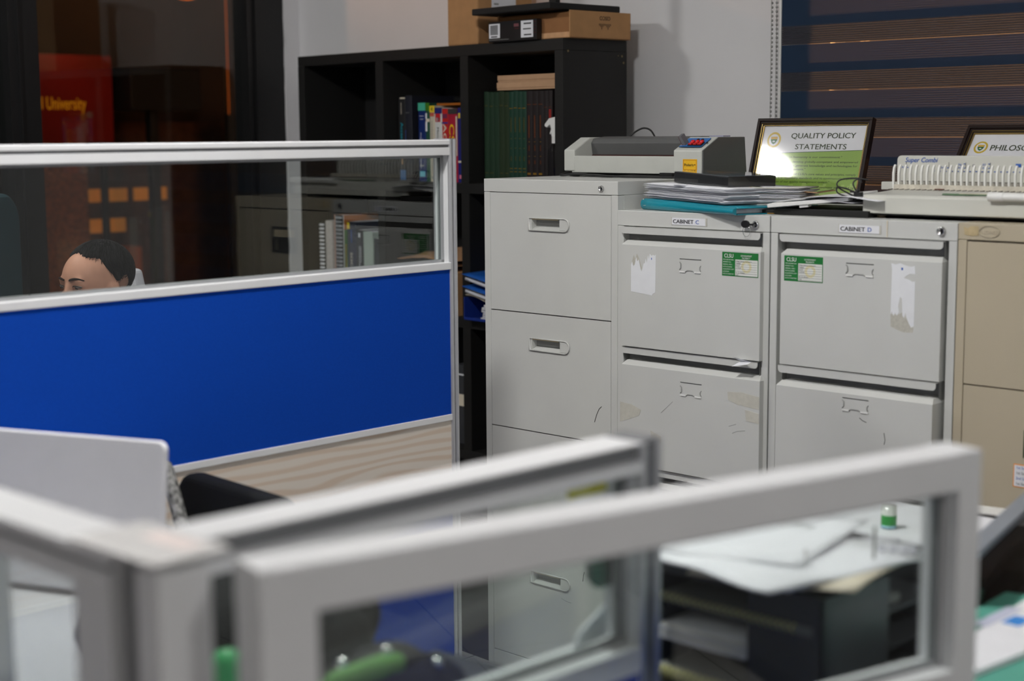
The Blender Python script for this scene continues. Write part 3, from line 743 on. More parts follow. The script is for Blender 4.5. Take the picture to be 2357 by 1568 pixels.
# books in the middle compartment
C2 = [(-.889, .039, .286, mat('book_black', (26, 26, 28), .6), 'black textbook with cyan spine lettering, leftmost on the top shelf',
       multi(band(PAPERC, .985, 1.0, .3, 1.0), vtext('Access Data', .020, .70, .36, mat('cyan_print', (30, 160, 180), .5), .01, .115), band(CARDE, .20, .30, .45, .55), band(mat('blue_sticker', (40, 96, 150), .5), .01, .13, .2, 1.0), band(PAPERC, .80, .94, .42, .46)), 0.0),
      (-.850, .037, .292, mat('book_navy_black', (24, 26, 38), .6), 'very dark navy thick textbook, second on the top shelf', multi(band(CABD, .80, .803, .1, .6), band(INKB, .3, .6, .03, .05)), 0.0),
      (-.778, .040, .266, mat('book_blue', (18, 42, 104), .4), 'blue textbook with turquoise top band on the top shelf',
       multi(band(mat('turquoise_band', (70, 180, 150), .5), .90, 1.0, 0, 1), vtext('Programming Language', .009, .62, .30, PAPER, 0, .12), vtext('with Java', .008, .55, .55, PAPER, 0, .05), band(mat('pale_cyan', (110, 200, 220), .5), .06, .13, .15, .85), band(CABD, .19, .21, .2, .7), band(PAPER, .83, .835, .2, .75), band(PAPER, .79, .795, .3, .7)), 0.0),
      (-.738, .022, .265, mat('book_green', (28, 78, 60), .5), 'thin green textbook with white blocks, beside the blue one',
       multi(band(mat('leaf_green', (60, 120, 20), .5), .90, 1.0, 0, 1), band(PAPERC, .76, .80, .1, 1), band(PAPER, .80, .87, 0, .35), band(PAPER, .64, .76, 0, .4)), 0.0),
      (-.716, .027, .255, mat('book_cream', (206, 198, 178), .5), 'cream textbook with a yellow number 4 at its spine top',
       multi(band(mat('yellow_band', (236, 206, 40), .5), .915, 1.0, 0, 1), lambda d, w, h: d.text('4', .020, (w * .3, -.0012, h * .93), INK, bold=.03), band(mat('orange_violet', (190, 90, 70), .5, var=.5, scale=150), .86, .91, .1, .9), vtext('Introduction to Operating Systems', .012, .80, .35, CABD, 0, .17), band(CABD, .04, .07, .3, .8)), 0.0),
      (-.689, .038, .248, mat('book_white', (214, 214, 212), .5), 'white management textbook with navy top and red block on the top shelf',
       multi(band(mat('navy_band', (24, 36, 110), .5), .92, 1.0, 0, 1), band(mat('red_block', (190, 26, 36), .5), .81, .92, .12, .8), band(PAPER, .82, .865, .25, .7), vtext('Management', .014, .74, .35, INKG, 0, .10), band(mat('navy_band', (24, 36, 110), .5), .0, .13, .5, 1)), 0.0),
      (-.651, .032, .244, mat('book_red', (196, 34, 30), .45), 'bright red textbook with white serif lettering on the top shelf',
       multi(band(mat('violet_patch', (120, 40, 80), .5), .87, .93, .1, .9), band(mat('blue_rule', (60, 50, 130), .5), .795, .82, 0, 1), vtext('ACTIVE', .024, .80, .26, PAPERC, .01, .15)), 0.0),
      (-.619, .049, .243, mat('book_crimson', (172, 30, 56), .45), 'crimson textbook with big yellow CSS letters, near the divider',
       multi(band(mat('dark_top', (60, 58, 58), .5), .93, 1.0, 0, 1), vtext('CSS', .036, .80, .18, mat('yellow_print', (244, 196, 20), .5), .03, .085), band(PAPERC, .36, .90, .86, .98)), 0.0),
      (-.570, .030, .246, mat('book_indigo', (30, 34, 112), .5), 'indigo textbook with a pink mark, last one before the divider',
       multi(band(mat('yellow_band', (236, 206, 40), .5), .86, .93, .2, .5), band(PAPERC, .265, .29, .1, .6), band(mat('pink_mark', (220, 120, 150), .5), .05, .10, .3, .8)), 0.0)]
for (x, w, h, cv, lab, dc, tl_) in C2:
    book(x, .060, zb, w - .0008, h, .19, cv, lab, group='textbooks on the top shelf', deco=dc)
# orange topped book lying across behind the tops
ob_ = thing('book', 'thin orange brown book lying flat on top of the textbooks', 'book', shp(-.714, .09, 1.5312), SR)
build('cover', MB().box(0, .165, 0, .15, 0, .0012, mat('orange_cover', (170, 96, 20), .5)).box(0, .165, 0, .15, .0068, .008, mat('orange_cover', (170, 96, 20), .5)).box(0, .165, 0, .0012, 0, .008, mat('orange_cover', (170, 96, 20), .5)), ob_)
build('page_block', MB().box(.001, .163, .0015, .147, .0013, .0067, PAPERC), ob_)
# second row, left compartment: spiral bound books and thick volumes
zr = .8325
def spiral_book(x, w, h, cover, comb, label, comb_m):
    t = thing('spiral_bound_book', label, 'book', shp(x, .045, zr), SR, group='books on the second shelf')
    build('cover', MB().box(0, .0012, .004, .20, 0, h, cover).box(w - .0012, w, .004, .20, 0, h, cover), t)
    build('page_block', MB().box(.0014, w - .0014, .006, .199, 0, h - .002, PAPER), t)
    c = MB(); n = int(h / .0145)
    for i in range(n):
        zc = .008 + i * .0145
        c.prism([(w * .15, .002), (w * .3, -.006), (w * .7, -.006), (w * .85, .002), (w * .7, .006), (w * .3, .006)][::-1], zc, zc + .0075, comb_m, axis='z')
    c.box(w * .12, w * .88, .003, .0075, 0, h, BLACKM)
    build('comb_binding', c, t)
    return t
def plain(x, w, h, m_, lab, dc=None, y=.045, d_=.20):
    t = thing('book', lab, 'book', shp(x, y, zr), SR, group='books on the second shelf')
    build('cover', MB().box(0, w, 0, d_, 0, h, m_), t, bevel=.0015)
    build('page_block', MB().box(.002, w - .002, .01, d_ + .002, h - .004, h + .0004, PAPER), t)
    if dc:
        k = MB(); dc(k, w, h); build('spine_print', k, t)
spiral_book(-1.362, .036, .285, mat('dark_green_cover', (26, 44, 34), .6), 1, 'white comb bound book at the left end of the second shelf', PAPER)
plain(-1.320, .040, .289, mat('stapled_white', (206, 200, 196), .8, var=.1, scale=80), 'rough white paper volume beside the white comb bound book')
spiral_book(-1.268, .060, .312, mat('orange_edge_cover', (196, 120, 60), .6), 1, 'tall spiral bound book with grey comb and orange cover edge', mat('grey_comb', (150, 152, 156), .35))
plain(-1.204, .018, .260, mat('green_yellow_edge', (70, 110, 50), .6), 'thin green edged book beside the tall spiral bound book', band(GOLD, .0, .8, .5, .8))
plain(-1.184, .052, .290, mat('book_slate', (34, 38, 56), .5), 'slate blue thick book reading SOCIAL with a yellow corner sticker', multi(band(mat('yellow_band', (236, 206, 40), .5), .91, .99, 0, .28), vtext('SOCIAL', .019, .62, .36, PAPERC, .02, .092), band(INKB, .74, .90, .46, .52)))
plain(-1.130, .042, .262, mat('book_charcoal', (38, 40, 40), .5), 'charcoal book with small white spine text, beside SOCIAL', multi(band(PAPER, .90, .96, .35, .6), vtext('PSYCHOLOGY', .010, .78, .40, PAPER, 0, .08), vtext('ABNORMAL', .008, .78, .62, PAPER, 0, .06)))
plain(-1.086, .055, .258, mat('pale_green_box', (176, 190, 180), .7), 'pale grey green box file, rightmost on the second shelf')
plain(-1.029, .045, .235, mat('dark_grey_cover', (48, 52, 58), .6), 'dark grey book behind the pale box file by the divider', y=.05)
# brown envelopes and cardboard in the middle compartment, second row
en = thing('brown_envelope', 'crumpled brown paper envelope on the second shelf, middle compartment', 'envelope', shp(-.86, .03, zr + .12), SR)
KR = mat('brown_paper', (176, 134, 98), .85, var=.07, scale=20)
e_ = MB(); e_.sheet(lambda u, v: (-.01 + .30 * u, .0 + .20 * v, .055 + .012 * sin(3 * u) + .010 * noise.noise((u * 4, v * 4, 1)) + .02 * v), 10, 8, .002, KR)
e_.sheet(lambda u, v: (-.005 + .30 * u, .0 + .20 * v, .030 + .016 * u + .008 * noise.noise((u * 4, v * 4, 5))), 10, 8, .002, KR)
build('envelope_body', e_, en)
build('carton', MB().box(-.375 + .09, 0, 0, .17, 0, .145, CARD).box(-.20, -.05, -.001, 0.0, .08, .12, CARDE), loc=shp(-.53, .015, zr), rz=SR, bevel=.002, label='small brown carton on the second shelf beside the divider', cat='box')
# blue folders and papers in the right compartment, second row
BF = mat('blue_folder', (20, 84, 168), .45, var=.05); BFD = mat('blue_tray', (18, 46, 130), .5, var=.05)
for k, (z0, lab, dz) in enumerate(((.150, 'upper blue document folder sticking out of the shelf beside the tall cabinet', .0), (.110, 'lower blue document folder sticking out of the shelf beside the tall cabinet', .0))):
    f = MB()
    f.sheet(lambda u, v: (.34 * u, -.07 + .27 * v, z0 + .002 - .055 * u * (1 - v) + .012 * v), 12, 6, .0016, BF)
    f.sheet(lambda u, v: (.01 + .33 * u, -.064 + .27 * v, z0 - .010 - .060 * u * (1 - v) + .006 * v), 12, 6, .008, PAPERE)
    build('document_folder', f, loc=shp(-.438, .03, zr), rz=SR, group='blue folders on the second shelf', label=lab, cat='folder')
pm_ = MB()
for q in range(3):
    pm_.sheet(lambda u, v: (.33 * u, -.055 + .25 * v, .100 - q * .008 - .075 * min(1, u * 1.6) ** 2 * (1 - .4 * v)), 14, 5, .002, PAPERC)
build('curled_papers', pm_, loc=shp(-.437, .03, zr), rz=SR, label='curled cream papers drooping below the blue folders', cat='papers')
tr = thing('magazine_tray', 'dark blue plastic tray on the second shelf holding papers', 'tray', shp(-.440, -.03, zr), SR)
t_ = MB(); t_.box(.0, .395, .0, .28, .000, .003, BFD); t_.box(0, .003, 0.0, .28, 0, .075, BFD); t_.box(.392, .395, 0, .28, 0, .075, BFD); t_.box(0, .395, 0, .004, 0, .009, BFD)
build('tray_body', t_, tr, bevel=.001)
ps = MB()
for q in range(6):
    ps.box(.070 + .006 * ((q * 7) % 3), .385, .012 + .004 * (q % 2), .26, .004 + q * .0085, .0115 + q * .0085, PAPERE)
build('paper_stack', ps, loc=shp(-.440, -.03, zr), rz=SR, label='stack of thick white paper sets inside the dark blue tray', cat='papers')
# a few things lower down
t = thing('book', 'dark book with a pale band on the third shelf near the divider', 'book', shp(-.60, .06, .3895), SR)
build('cover', MB().box(0, .10, 0, .18, 0, .27, mat('book_dim', (54, 56, 60), .6)), t)
k = MB(); k.box(.0, .10, -.001, 0, .13, .17, PAPERC); k.box(0, .10, -.001, 0, .235, .24, PAPER); build('spine_print', k, t)
# dark low cabinet beside the tall filing cabinet
lc = thing('storage_box', 'dark grey low box on the floor left of the tall filing cabinet', 'box', (-3.36, 2.935, 0), rz=radians(-3.5))
DGB = mat('dark_grey_board', (60, 60, 60), .55, var=.05, scale=20)
build('carcass', MB().box(0, .425, 0.0, .10, 0, .385, DGB), lc, bevel=.001); build('lid', MB().box(-.004, .425, -.004, .102, .386, .41, BLACKP), lc, bevel=.004)

# ------------------------------------------------------------------ on top of the bookshelf
zt = 1.7205
bc = thing('cardboard_box', 'large brown cardboard box with a white label on top of the bookshelf', 'box', shp(-.573, .025, zt), SR)
w_ = MB(); w_.box(0, .152, 0, .24, 0, .34, CARD); build('carton_body', w_, bc, bevel=.006)
l_ = MB(); l_.box(.19 - .155 + .235, .271, .05, .051, 0, .001, PAPER)
l_ = MB(); l_.box(.1522, .1526, .06, .165, .100, .17, PAPER); l_.box(.1526, .1529, .07, .09, .128, .134, CABD); l_.box(.1526, .1529, .095, .155, .118, .120, INK)
build('label', l_, bc)
build('tape_strip', MB().box(-.0005, .1526, .02, .045, .3401, .3408, mat('brown_tape', (168, 126, 84), .3)), bc)
# long low carton lying open towards the room
ci = thing('cardboard_box', 'low open brown carton with an upside down logo, on the bookshelf top right', 'box', shp(-.309, .012, zt), SR)
o_ = MB(); L_ = .328; D_ = .262; H_ = .082
o_.box(0, L_, 0, D_, 0, .004, CARD); o_.box(L_ - .004, L_, 0, D_, 0.0, H_, CARD); o_.box(0, L_, D_ - .004, D_, 0, H_, CARD); o_.box(0, .004, 0, D_, 0, H_, CARD)
o_.box(0.004, L_ - .004, 0.03, D_, H_ - .004, H_, CARD)
o_.box(0.0, L_ - .004, 0.0, .004, 0, .018, CARDE)
o_.box(.004, L_ - .004, .004, .008, .004, H_ - .006, mat('cardboard_inner', (150, 104, 64), .85))
build('carton_body', o_, ci, bevel=.001)
g_ = MB()
Mx = Matrix.Translation((L_ + .0006, .178, .066)) @ Matrix.Rotation(-pi / 2, 4, 'X') @ Matrix.Rotation(0, 4, 'Z')
# upside-down lettering on the +x face
RX = Matrix.Rotation(pi, 4, 'X') @ Matrix.Rotation(pi / 2, 4, 'Z') @ Matrix.Rotation(pi / 2, 4, 'X')
g_.text('CISCO', .017, (L_ + .0008, .172, .068), BLACKM, rot=RX, bold=.02, fit=.046)
for i, hh in enumerate((.006, .010, .017, .010, .006, .006, .010, .017, .010, .006)):
    g_.box(L_ + .0004, L_ + .0009, .123 + i * .0054, .1245 + i * .0054, .046 - hh, .046, BLACKM)
build('printing', g_, ci)
bb = thing('retail_box', 'small black product box with two white barcode stickers on the bookshelf top', 'box', shp(-.325, -.012, zt), SR)
build('carton_body', MB().box(0, .222, 0, .022, 0, .062, mat('black_carton', (20, 18, 20), .45)), bb, bevel=.0008)
s_ = MB()
s_.box(.003, .054, -.0005, 0, .012, .056, PAPER); s_.box(.152, .207, -.0005, 0, .008, .059, PAPER)
for i in range(12): s_.box(.0095 + i * .0030, .0095 + i * .0030 + .0018, -.0008, -.0005, .022, .052, INK)
s_.box(.012, .042, -.0008, -.0005, .0145, .018, INK); s_.box(.165, .199, -.0008, -.0005, .048, .052, INK); s_.box(.162, .198, -.0008, -.0005, .032, .0355, INK); s_.box(.166, .200, -.0008, -.0005, .014, .018, INK)
s_.box(.120, .142, -.0006, 0, .043, .052, mat('dark_pink', (120, 70, 76), .6)); s_.box(.122, .142, -.0006, 0, .036, .038, INKR); s_.box(.002, .095, -.0006, 0, .006, .0072, CABD)
for i in range(4): s_.box(.210, .220, -.0006, 0, .020 + i * .011, .0215 + i * .011, INKR)
build('stickers', s_, bb)
ms = thing('monitor_stand', 'thin black flat base with a square post, lying on the cartons', 'stand', shp(-.368, -.045, zt + .0845), SR)
pl = MB(); pl.box(0, .360, 0, .30, 0, .020, BLACKM); build('base_plate', pl, ms, bevel=.003)
build('post', MB().box(.318, .348, .035, .055, .020, .35, BLACKM), ms, bevel=.002)

# ------------------------------------------------------------------ laminator on cabinet A
LG = mat('laminator_grey', (198, 200, 194), .45, var=.02, bump=.1, bscale=800)
LDK = mat('laminator_dark', (92, 93, 93), .5, var=.03, bump=.12, bscale=800)
LM = thing('laminator', 'grey desktop laminator with red switches and a yellow badge on the tall cabinet', 'laminator', (-2.874, 3.145, 1.3205))
zb_ = .011
def endprof(): return [(0.0, zb_), (0.0, .071), (.066, .104), (.176, .104), (.186, zb_)]
e1 = MB(); e1.prism([(0, zb_ + .004), (0, .071), (.066, .104), (.176, .104), (.186, zb_)], .004, .042, LG, axis='x')
build('left_end', e1, LM, bevel=.003)
e2 = MB(); e2.prism(endprof(), .380, .470, LG, axis='x'); build('control_end', e2, LM, bevel=.003)
build('right_cheek', MB().prism([(0.001, zb_), (0.001, .0705), (.0665, .1035), (.176, .1035), (.186, zb_)], .4705, .474, LDK, axis='x'), LM, bevel=.001)
f0 = MB(); f0.prism([(0.003, zb_), (0.0, .055), (.012, .056), (.012, zb_)], .03, .39, LG, axis='x'); f0.box(.03, .39, .012, .18, zb_, .03, LG)
build('front_panel', f0, LM, bevel=.0015)
build('cover', MB().prism([(.072, .058), (.066, .089), (.076, .101), (.120, .106), (.176, .106), (.180, .03), (.09, .03)], .0425, .3795, LDK, axis='x'), LM, bevel=.002)
build('roller', MB().cyl((.043, .078, .048), (.379, .078, .048), .011, mat('red_black_rubber', (58, 14, 12), .5)), LM)
ft = MB()
for (a, b) in ((.03, .02), (.44, .02), (.03, .16), (.44, .16)): ft.cyl((a, b, 0), (a, b, .011), .010, BLACKP)
ft.box(.06, .42, .03, .15, .004, .011, BLACKM)
build('feet', ft, LM)
SL = Matrix.Translation((.380, 0, .071)) @ Matrix.Rotation(math.atan2(.033, .066), 4, 'X')
cp = MB()
cp.box(.010, .080, .014, .060, .0028, .0040, mat('panel_blue', (44, 108, 180), .4, var=.15, scale=60), M=SL)
cp.box(.034, .078, .017, .034, .004, .0060, BLACKP, M=SL); cp.box(.010, .080, .012, .014, .0028, .0042, mat('panel_rim', (20, 70, 110), .4), M=SL)
cp.box(.012, .022, .020, .034, .004, .0044, CARDE, M=SL)
for (a, b) in ((.003, .035), (.084, .035)): cp.cyl((a, b, .003), (a, b, .0048), .0025, BLACKP, M=SL, n=12)
build('control_panel', cp, LM)
for a in (.036, .0505, .0645):
    sw = MB(); sw.prism([(.019, .006), (.019, .0095), (.027, .0075), (.037, .0105), (.037, .006)], a, a + .0105, mat('red_switch', (214, 30, 34), .3), axis='x', M=SL)
    sw.box(a + .004, a + .0065, .0295, .031, .0090, .0098, PAPER, M=SL); build('rocker_switch', sw, LM, bevel=.0006)
for a in (.048, .062): build('indicator', MB().cyl((a, .048, .004), (a, .048, .007), .0036, BLACKP, n=14, M=SL), LM)
lv = MB(); lv.prism([(.012, .018), (.024, .022), (.020, .052), (.011, .052)], .004, .021, BLACKP, axis='y', M=SL @ Matrix.Translation((0, .018, -.014)))
lv = MB(); lv.prism([(.016, .003), (.027, .003), (.020, .030), (.011, .029)], .020, .036, mat('lever_grey', (110, 110, 114), .35), axis='y', M=SL); lv.prism([(.0148, .003), (.016, .003), (.011, .029), (.0100, .028)], .020, .036, INKR, axis='y', M=SL)
build('lever', lv, LM, bevel=.0008)
bdg = MB(); YB = mat('badge_yellow', (240, 188, 36), .45); BR = mat('badge_rule', (196, 110, 20), .5)
bdg.box(.411, .456, -.0006, 0, .020, .049, YB)
for (a, b, c, d) in ((.413, .454, .0222, .0232), (.413, .454, .0462, .0472), (.413, .414, .0222, .0472), (.453, .454, .0222, .0472)): bdg.box(a, b, -.0009, -.0006, c, d, BR)
bdg.text('Polaris', .0095, (.4155, -.0012, .0315), INK, bold=.015, fit=.030)
bdg.prism([(.4495 + .002 * cos(2 * pi * i / 10) * (1 if i % 2 else .6), .0350 + .002 * sin(2 * pi * i / 10) * (1 if i % 2 else .6)) for i in range(10)], -.0012, -.0009, INK, axis='y')
build('badge', bdg, LM)
build('paper_tray_edge', MB().box(.418, .462, .10, .13, .1045, .1075, mat('lilac_plastic', (150, 150, 176), .4)), LM)
def arcp(pts, n=8):
    """smooth path through points (Catmull-Rom)"""
    P = [Vector(p) for p in pts]; P = [P[0]] + P + [P[-1]]; out = []
    for i in range(1, len(P) - 2):
        for k in range(n):
            t = k / n; a, b, c, d = P[i - 1], P[i], P[i + 1], P[i + 2]
            out.append(.5 * ((2 * b) + (-a + c) * t + (2 * a - 5 * b + 4 * c - d) * t * t + (-a + 3 * b - 3 * c + d) * t ** 3))
    out.append(P[-2]); return [tuple(p) for p in out]
cb = MB()
cb.tube(arcp([(-.002, .17, .06), (-.012, .10, .03), (-.012, .03, .010), (.010, -.020, .0035), (.06, -.012, .0075), (.12, -.010, .0045), (.20, -.035, .0032), (.28, -.030, .0055), (.345, -.010, .004), (.40, .0, .0045)]), .0028, BLACKP)
cb.tube(arcp([(.03, -.004, .0035), (.10, .004, .006), (.18, -.018, .0035), (.27, -.045, .0032), (.36, -.03, .0032), (.41, -.018, .0032)]), .0024, BLACKP)
cb.box(.345, .385, -.012, .004, .002, .014, BLACKP)
cb.tube(arcp([(.06, .20, .10), (.075, .215, .118), (.10, .22, .128), (.13, .215, .122), (.16, .20, .10)]), .0025, BLACKP)
build('power_cord', cb, LM)

# ------------------------------------------------------------------ binder, paper stack and disc case on cabinet C
TEAL = mat('teal_vinyl', (20, 138, 158), .28, var=.05, scale=20, coat=.3)
zC = 1.2513
tb = thing('ring_binder', 'teal blue vinyl binder lying under the paper stack on cabinet C', 'binder', (-2.434, 2.945, zC), rz=radians(-14.5))
tb.scale = (1.17, 1, 1)
m = MB()
prof = [(0.006, 0), (0.0, .006), (-.002, .013), (0.0, .020), (.006, .027), (.05, .028), (.05, .0255), (.008, .0245), (.004, .013), (.008, .003), (.05, .0025), (.05, 0)]
m.sheet(lambda u, v: (.0 + .30 * u, .012 + .24 * v, .0270 - .0105 * u), 12, 4, .0022, TEAL)
m.box(.0, .30, .012, .25, 0, .0022, TEAL)
m.add([], [], TEAL)
sp_n = 9; vs = []; fs = []
for i in range(13):
    u = i / 12
    for k in range(sp_n + 1):
        a = pi * k / sp_n; hgt = .0270 - .0105 * u
        vs.append((.30 * u, .0125 - .011 * sin(a) - .003, hgt / 2 + (hgt / 2) * cos(a)))
for i in range(12):
    for k in range(sp_n):
        q = i * (sp_n + 1) + k; fs.append((q, q + 1, q + sp_n + 2, q + sp_n + 1))
m.add(vs, fs, TEAL, True); m.add(vs[:sp_n + 1], [tuple(range(sp_n + 1))], TEAL); m.add(vs[-sp_n - 1:], [tuple(range(sp_n, -1, -1))], TEAL)
build('cover', m, tb)
build('wear', MB().tube([(.005, .004, .026), (.001, .0035, .022), (.003, .0025, .018)], .0012, PAPERC, n=5).tube([(.002, .0, .010), (.018, -.0015, .011)], .0006, PAPERC, n=5), tb)
pgs = MB(); pgs.box(.012, .290, .010, .235, .003, .013, PAPERE); build('inner_pages', pgs, tb)
rnd = random.Random(3)
zz = .0295
k = 0
names_ = []
PT = [PAPER, PAPER, mat('paper_b', (214, 216, 224), .8, var=.03), mat('paper_c', (224, 222, 214), .8, var=.03)]
stack_specs = []
for k in range(9):
    th = .0052
    stack_specs.append((rnd.uniform(-.006, .012), rnd.uniform(-.006, .008), rnd.uniform(-.05, .05), .0040))
sk = MB()
stk = thing('paper_stack', 'thick untidy stack of white documents on the teal binder', 'papers', (-2.425, 2.965, zC + .0285), rz=radians(-13))
Z = 0.0
for (dx, dy, r, th) in stack_specs:
    mm = MB(); R = Matrix.Rotation(r * .6, 4, 'Z')
    def fn(u, v, dx=dx, dy=dy, Z=Z, k=len(sk.v)):
        wob = .0014 * noise.noise((u * 5 + Z * 90, v * 5, Z * 40))
        return (dx + .285 * u, dy + .215 * v, Z + th - .0075 * u + wob - (.003 if False else 0))
    sk.sheet(fn, 14, 6, th * .80, PT[int(Z * 500) % 4], M=R)
    # ragged thin sheets at the edges
    for q in range(3):
        ex, ey = rnd.uniform(-.016, .004), rnd.uniform(-.014, -.002)
        sk.sheet(lambda u, v: (ex + .292 * u, ey + .20 * v, Z + .0008 + q * .0013 - .0075 * u + .0010 * noise.noise((u * 6 + q, v * 4, Z * 77 + q))), 16, 3, .0004, PT[(q + k) % 4], M=R)
    Z += th
build('sheets', sk, stk)
fl = MB(); fl.prism([(.095, .0), (.150, -.002), (.118, -.022)], .034, .0344, PAPER, axis='z'); build('loose_corner', fl, stk)
dc_ = thing('disc_case', 'black disc case in clear wrap on top of the paper stack', 'disc case', (-2.377, 3.000, zC + .0285 + .0375), rot=(0, radians(2.4), radians(-14)))
m = MB(); m.box(0, .205, 0, .145, 0, .0255, mat('case_black', (28, 28, 30), .38)); build('case', m, dc_, bevel=.002)
m = MB(); m.box(.006, .199, .006, .139, .0256, .0262, mat('case_insert', (120, 130, 136), .15, var=.5, scale=9, coat=1.0)); m.box(.02, .09, .085, .13, .0262, .0265, mat('insert_orange', (190, 140, 80), .2, coat=1.0)); m.box(.10, .19, .05, .12, .0262, .0264, mat('insert_blue', (70, 120, 150), .2, var=.6, scale=30, coat=1.0)); build('cover_insert', m, dc_)
wr = glass('wrap_film', (.97, .97, .98))
m = MB(); m.box(-.001, .2065, -.001, .1465, -.0005, .0275, wr); build('clear_wrap', m, dc_)
# papers, clipboard and black folder reaching right of the stack
cbd = thing('clipboard_folder', 'tan edged folder with a green translucent cover, right of the paper stack', 'folder', (-2.245, 2.985, zC + .062), rot=(radians(0), radians(4), radians(18)))
m = MB(); m.box(0, .250, 0, .16, 0, .002, KRAFT); build('board', m, cbd, bevel=.0008)
m = MB(); m.box(.004, .247, .004, .157, .0025, .0035, mat('murky_cover', (120, 124, 96), .15, var=.35, scale=14, coat=1.0)); build('cover_film', m, cbd)
m = MB()
for q in range(16):
    ex = rnd.uniform(-.006, .014); ey = rnd.uniform(-.004, .012)
    m.sheet(lambda u, v: (ex + .20 * u, ey + .15 * v, .0052 * 0 + q * .0031 + .0012 * noise.noise((u * 5, v * 4, q * 1.7))), 8, 3, .0011, PT[q % 4])
build('document_pile', m, loc=(-2.222, 2.955, zC + .0105), rz=radians(16), label='second pile of mixed documents below the tan folder, between cabinets C and D', cat='papers')
m = MB(); m.box(0, .20, 0, .16, 0, .0095, BLACKP); m.box(.0, .2, -.001, 0, .001, .0022, GOLD)
build('black_folder', m, loc=(-2.165, 2.930, zC), rz=radians(14), bevel=.001, label='thin black folder with a gold edge line at the bottom of the pile', cat='folder')

# ------------------------------------------------------------------ black box, keyboard, papers and cable on cabinet D
zD = 1.2515
m = MB(); m.box(0, .245, 0, .20, 0, .0145, mat('black_pad', (14, 14, 15), .6))
build('black_case', m, loc=(-2.045, 2.945, zD), rz=radians(-1), bevel=.0015, label='flat black case under the white keyboard on cabinet D', cat='case')
kb = thing('keyboard', 'white computer keyboard lying upside down on the black case', 'keyboard', (-2.050, 2.925, zD + .0155), rot=(radians(4), radians(-5.5), radians(6)))
m = MB(); m.box(0, .20, 0, .15, 0, .0085, WHITEP); build('body', m, kb, bevel=.0015)
m = MB(); m.box(.078, .100, .004, .020, -.006, 0.0, WHITEP); build('foot', m, kb, bevel=.0006)
m = MB()
def pfn(q):
    def f(u, v):
        return (.235 * u, .17 * v, .006 * q + .010 * sin(pi * u * .8) * (1 - .3 * v) - .012 * max(0, u - .6) * (1 - v) + .003 * noise.noise((u * 3, v * 3, q)))
    return f
m.sheet(pfn(1), 16, 8, .0006, PAPER)
m.sheet(lambda u, v: (-.035 + .2 * u, .01 + .15 * v, .001 + .0035 * sin(pi * u)), 12, 4, .0005, PAPER, )
build('loose_sheets', m, loc=(-2.00, 2.935, zD + .030), rz=radians(-3), label='loose white sheets curling over the keyboard beside the comb binder', cat='papers')
m = MB()
m.tube(arcp([(-.010, .02, .0), (-.035, .01, .010), (-.062, .005, .026), (-.058, .01, .040), (-.025, .02, .044), (.0, .03, .040)], 8), .0017, BLACKP)
m.tube(arcp([(.0, .0, .0), (-.030, -.004, .004), (-.058, .0, .012), (-.062, .004, .024), (-.04, .0, .022), (-.01, 0, .014), (.005, 0, .014)], 8), .0017, BLACKP)
m.tube(arcp([(-.006, .0, .010), (-.012, -.004, .022), (-.018, -.002, .034), (-.012, .004, .042), (0, .004, .036)], 8), .0017, BLACKP)
m.box(-.014, .004, -.006, .004, .006, .014, BLACKP); m.box(-.024, -.014, -.005, .003, .013, .018, CHR)
m.tube(arcp([(-.014, -.002, -.004), (-.010, -.002, .01), (-.006, 0, .02)], 6), .004, BLACKP)
build('usb_cable', m, loc=(-1.832, 2.962, zD + .0395), label='coiled black cable with a metal plug on the white sheets', cat='cable')

# ------------------------------------------------------------------ comb binding machine
CB = thing('binding_machine', 'ivory comb binding machine with white comb fingers, on cabinet D and the beige one', 'binding machine', (-1.8195, 2.950, zD))
m = MB(); m.prism([(0, .010), (0, .046), (.006, .050), (.15, .058), (.20, .058), (.20, .010)], 0, .50, IVORY, axis='x'); build('body', m, CB, bevel=.003, seg=3)
ft = MB()
for (a, b) in ((.03, .03), (.46, .03), (.03, .17), (.46, .17)): ft.cyl((a, b, 0), (a, b, .010), .010, mat('rubber_foot', (120, 108, 84), .7))
build('feet', ft, CB)
build('underside', MB().box(.012, .488, .010, .24, .006, .0098, BLACKM), CB)
SHC = (-.020, -.050, 0)
m = MB(); pan = m.rpoly(.010, .50, .066, .131, .010, 6, (1, 1, 1, 0)); m.prism(pan, .206, .216, IVORY, axis='y'); m.box(-.035 + .0, .03, .216, .23, .054, .072, IVORY); build('back_panel', m, CB, loc=SHC, bevel=.0015)
m = MB(); m.box(.018, .50, .18, .206, .056, .068, mat('worn_ivory', (206, 200, 186), .6, var=.15, scale=80)); build('comb_bed', m, CB, loc=SHC)
pr = MB(); yp = .2052
pr.text('Super Combi', .0150, (.030, yp, .1165), INKB, shear=.28, bold=.02, fit=.080)
for (s, a, zq) in (('A4', .022, .103), ('A4', .118, .103), ('A6', .159, .110), ('A5', .159, .103), ('A5', .216, .110), ('A4', .216, .103)): pr.text(s, .0072, (a, yp, zq), INKB)
for (a, zq) in ((.033, .104), (.137, .104), (.177, .104), (.234, .104)): pr.box(a, a + .0006, yp - .0004, yp, zq, zq + .013, INK)
for (a, zq) in ((.035, .104), (.133, .104), (.1725, .113), (.1725, .104), (.2295, .113), (.2295, .104)): pr.box(a, a + .004, yp - .0004, yp, zq, zq + .0018, INKB)
pr.box(.292, .304, yp - .0004, yp, .108, .115, INKB)
pr.cyl((.196, yp - .001, .110), (.196, yp + .002, .110), .0032, CABD, n=16)
for i in range(32):
    pr.box(.043 + i * .0143, .047 + i * .0143, yp - .0004, yp, .0965, .0985, INKB)
build('printing', pr, CB, loc=SHC)
pitch = .0137
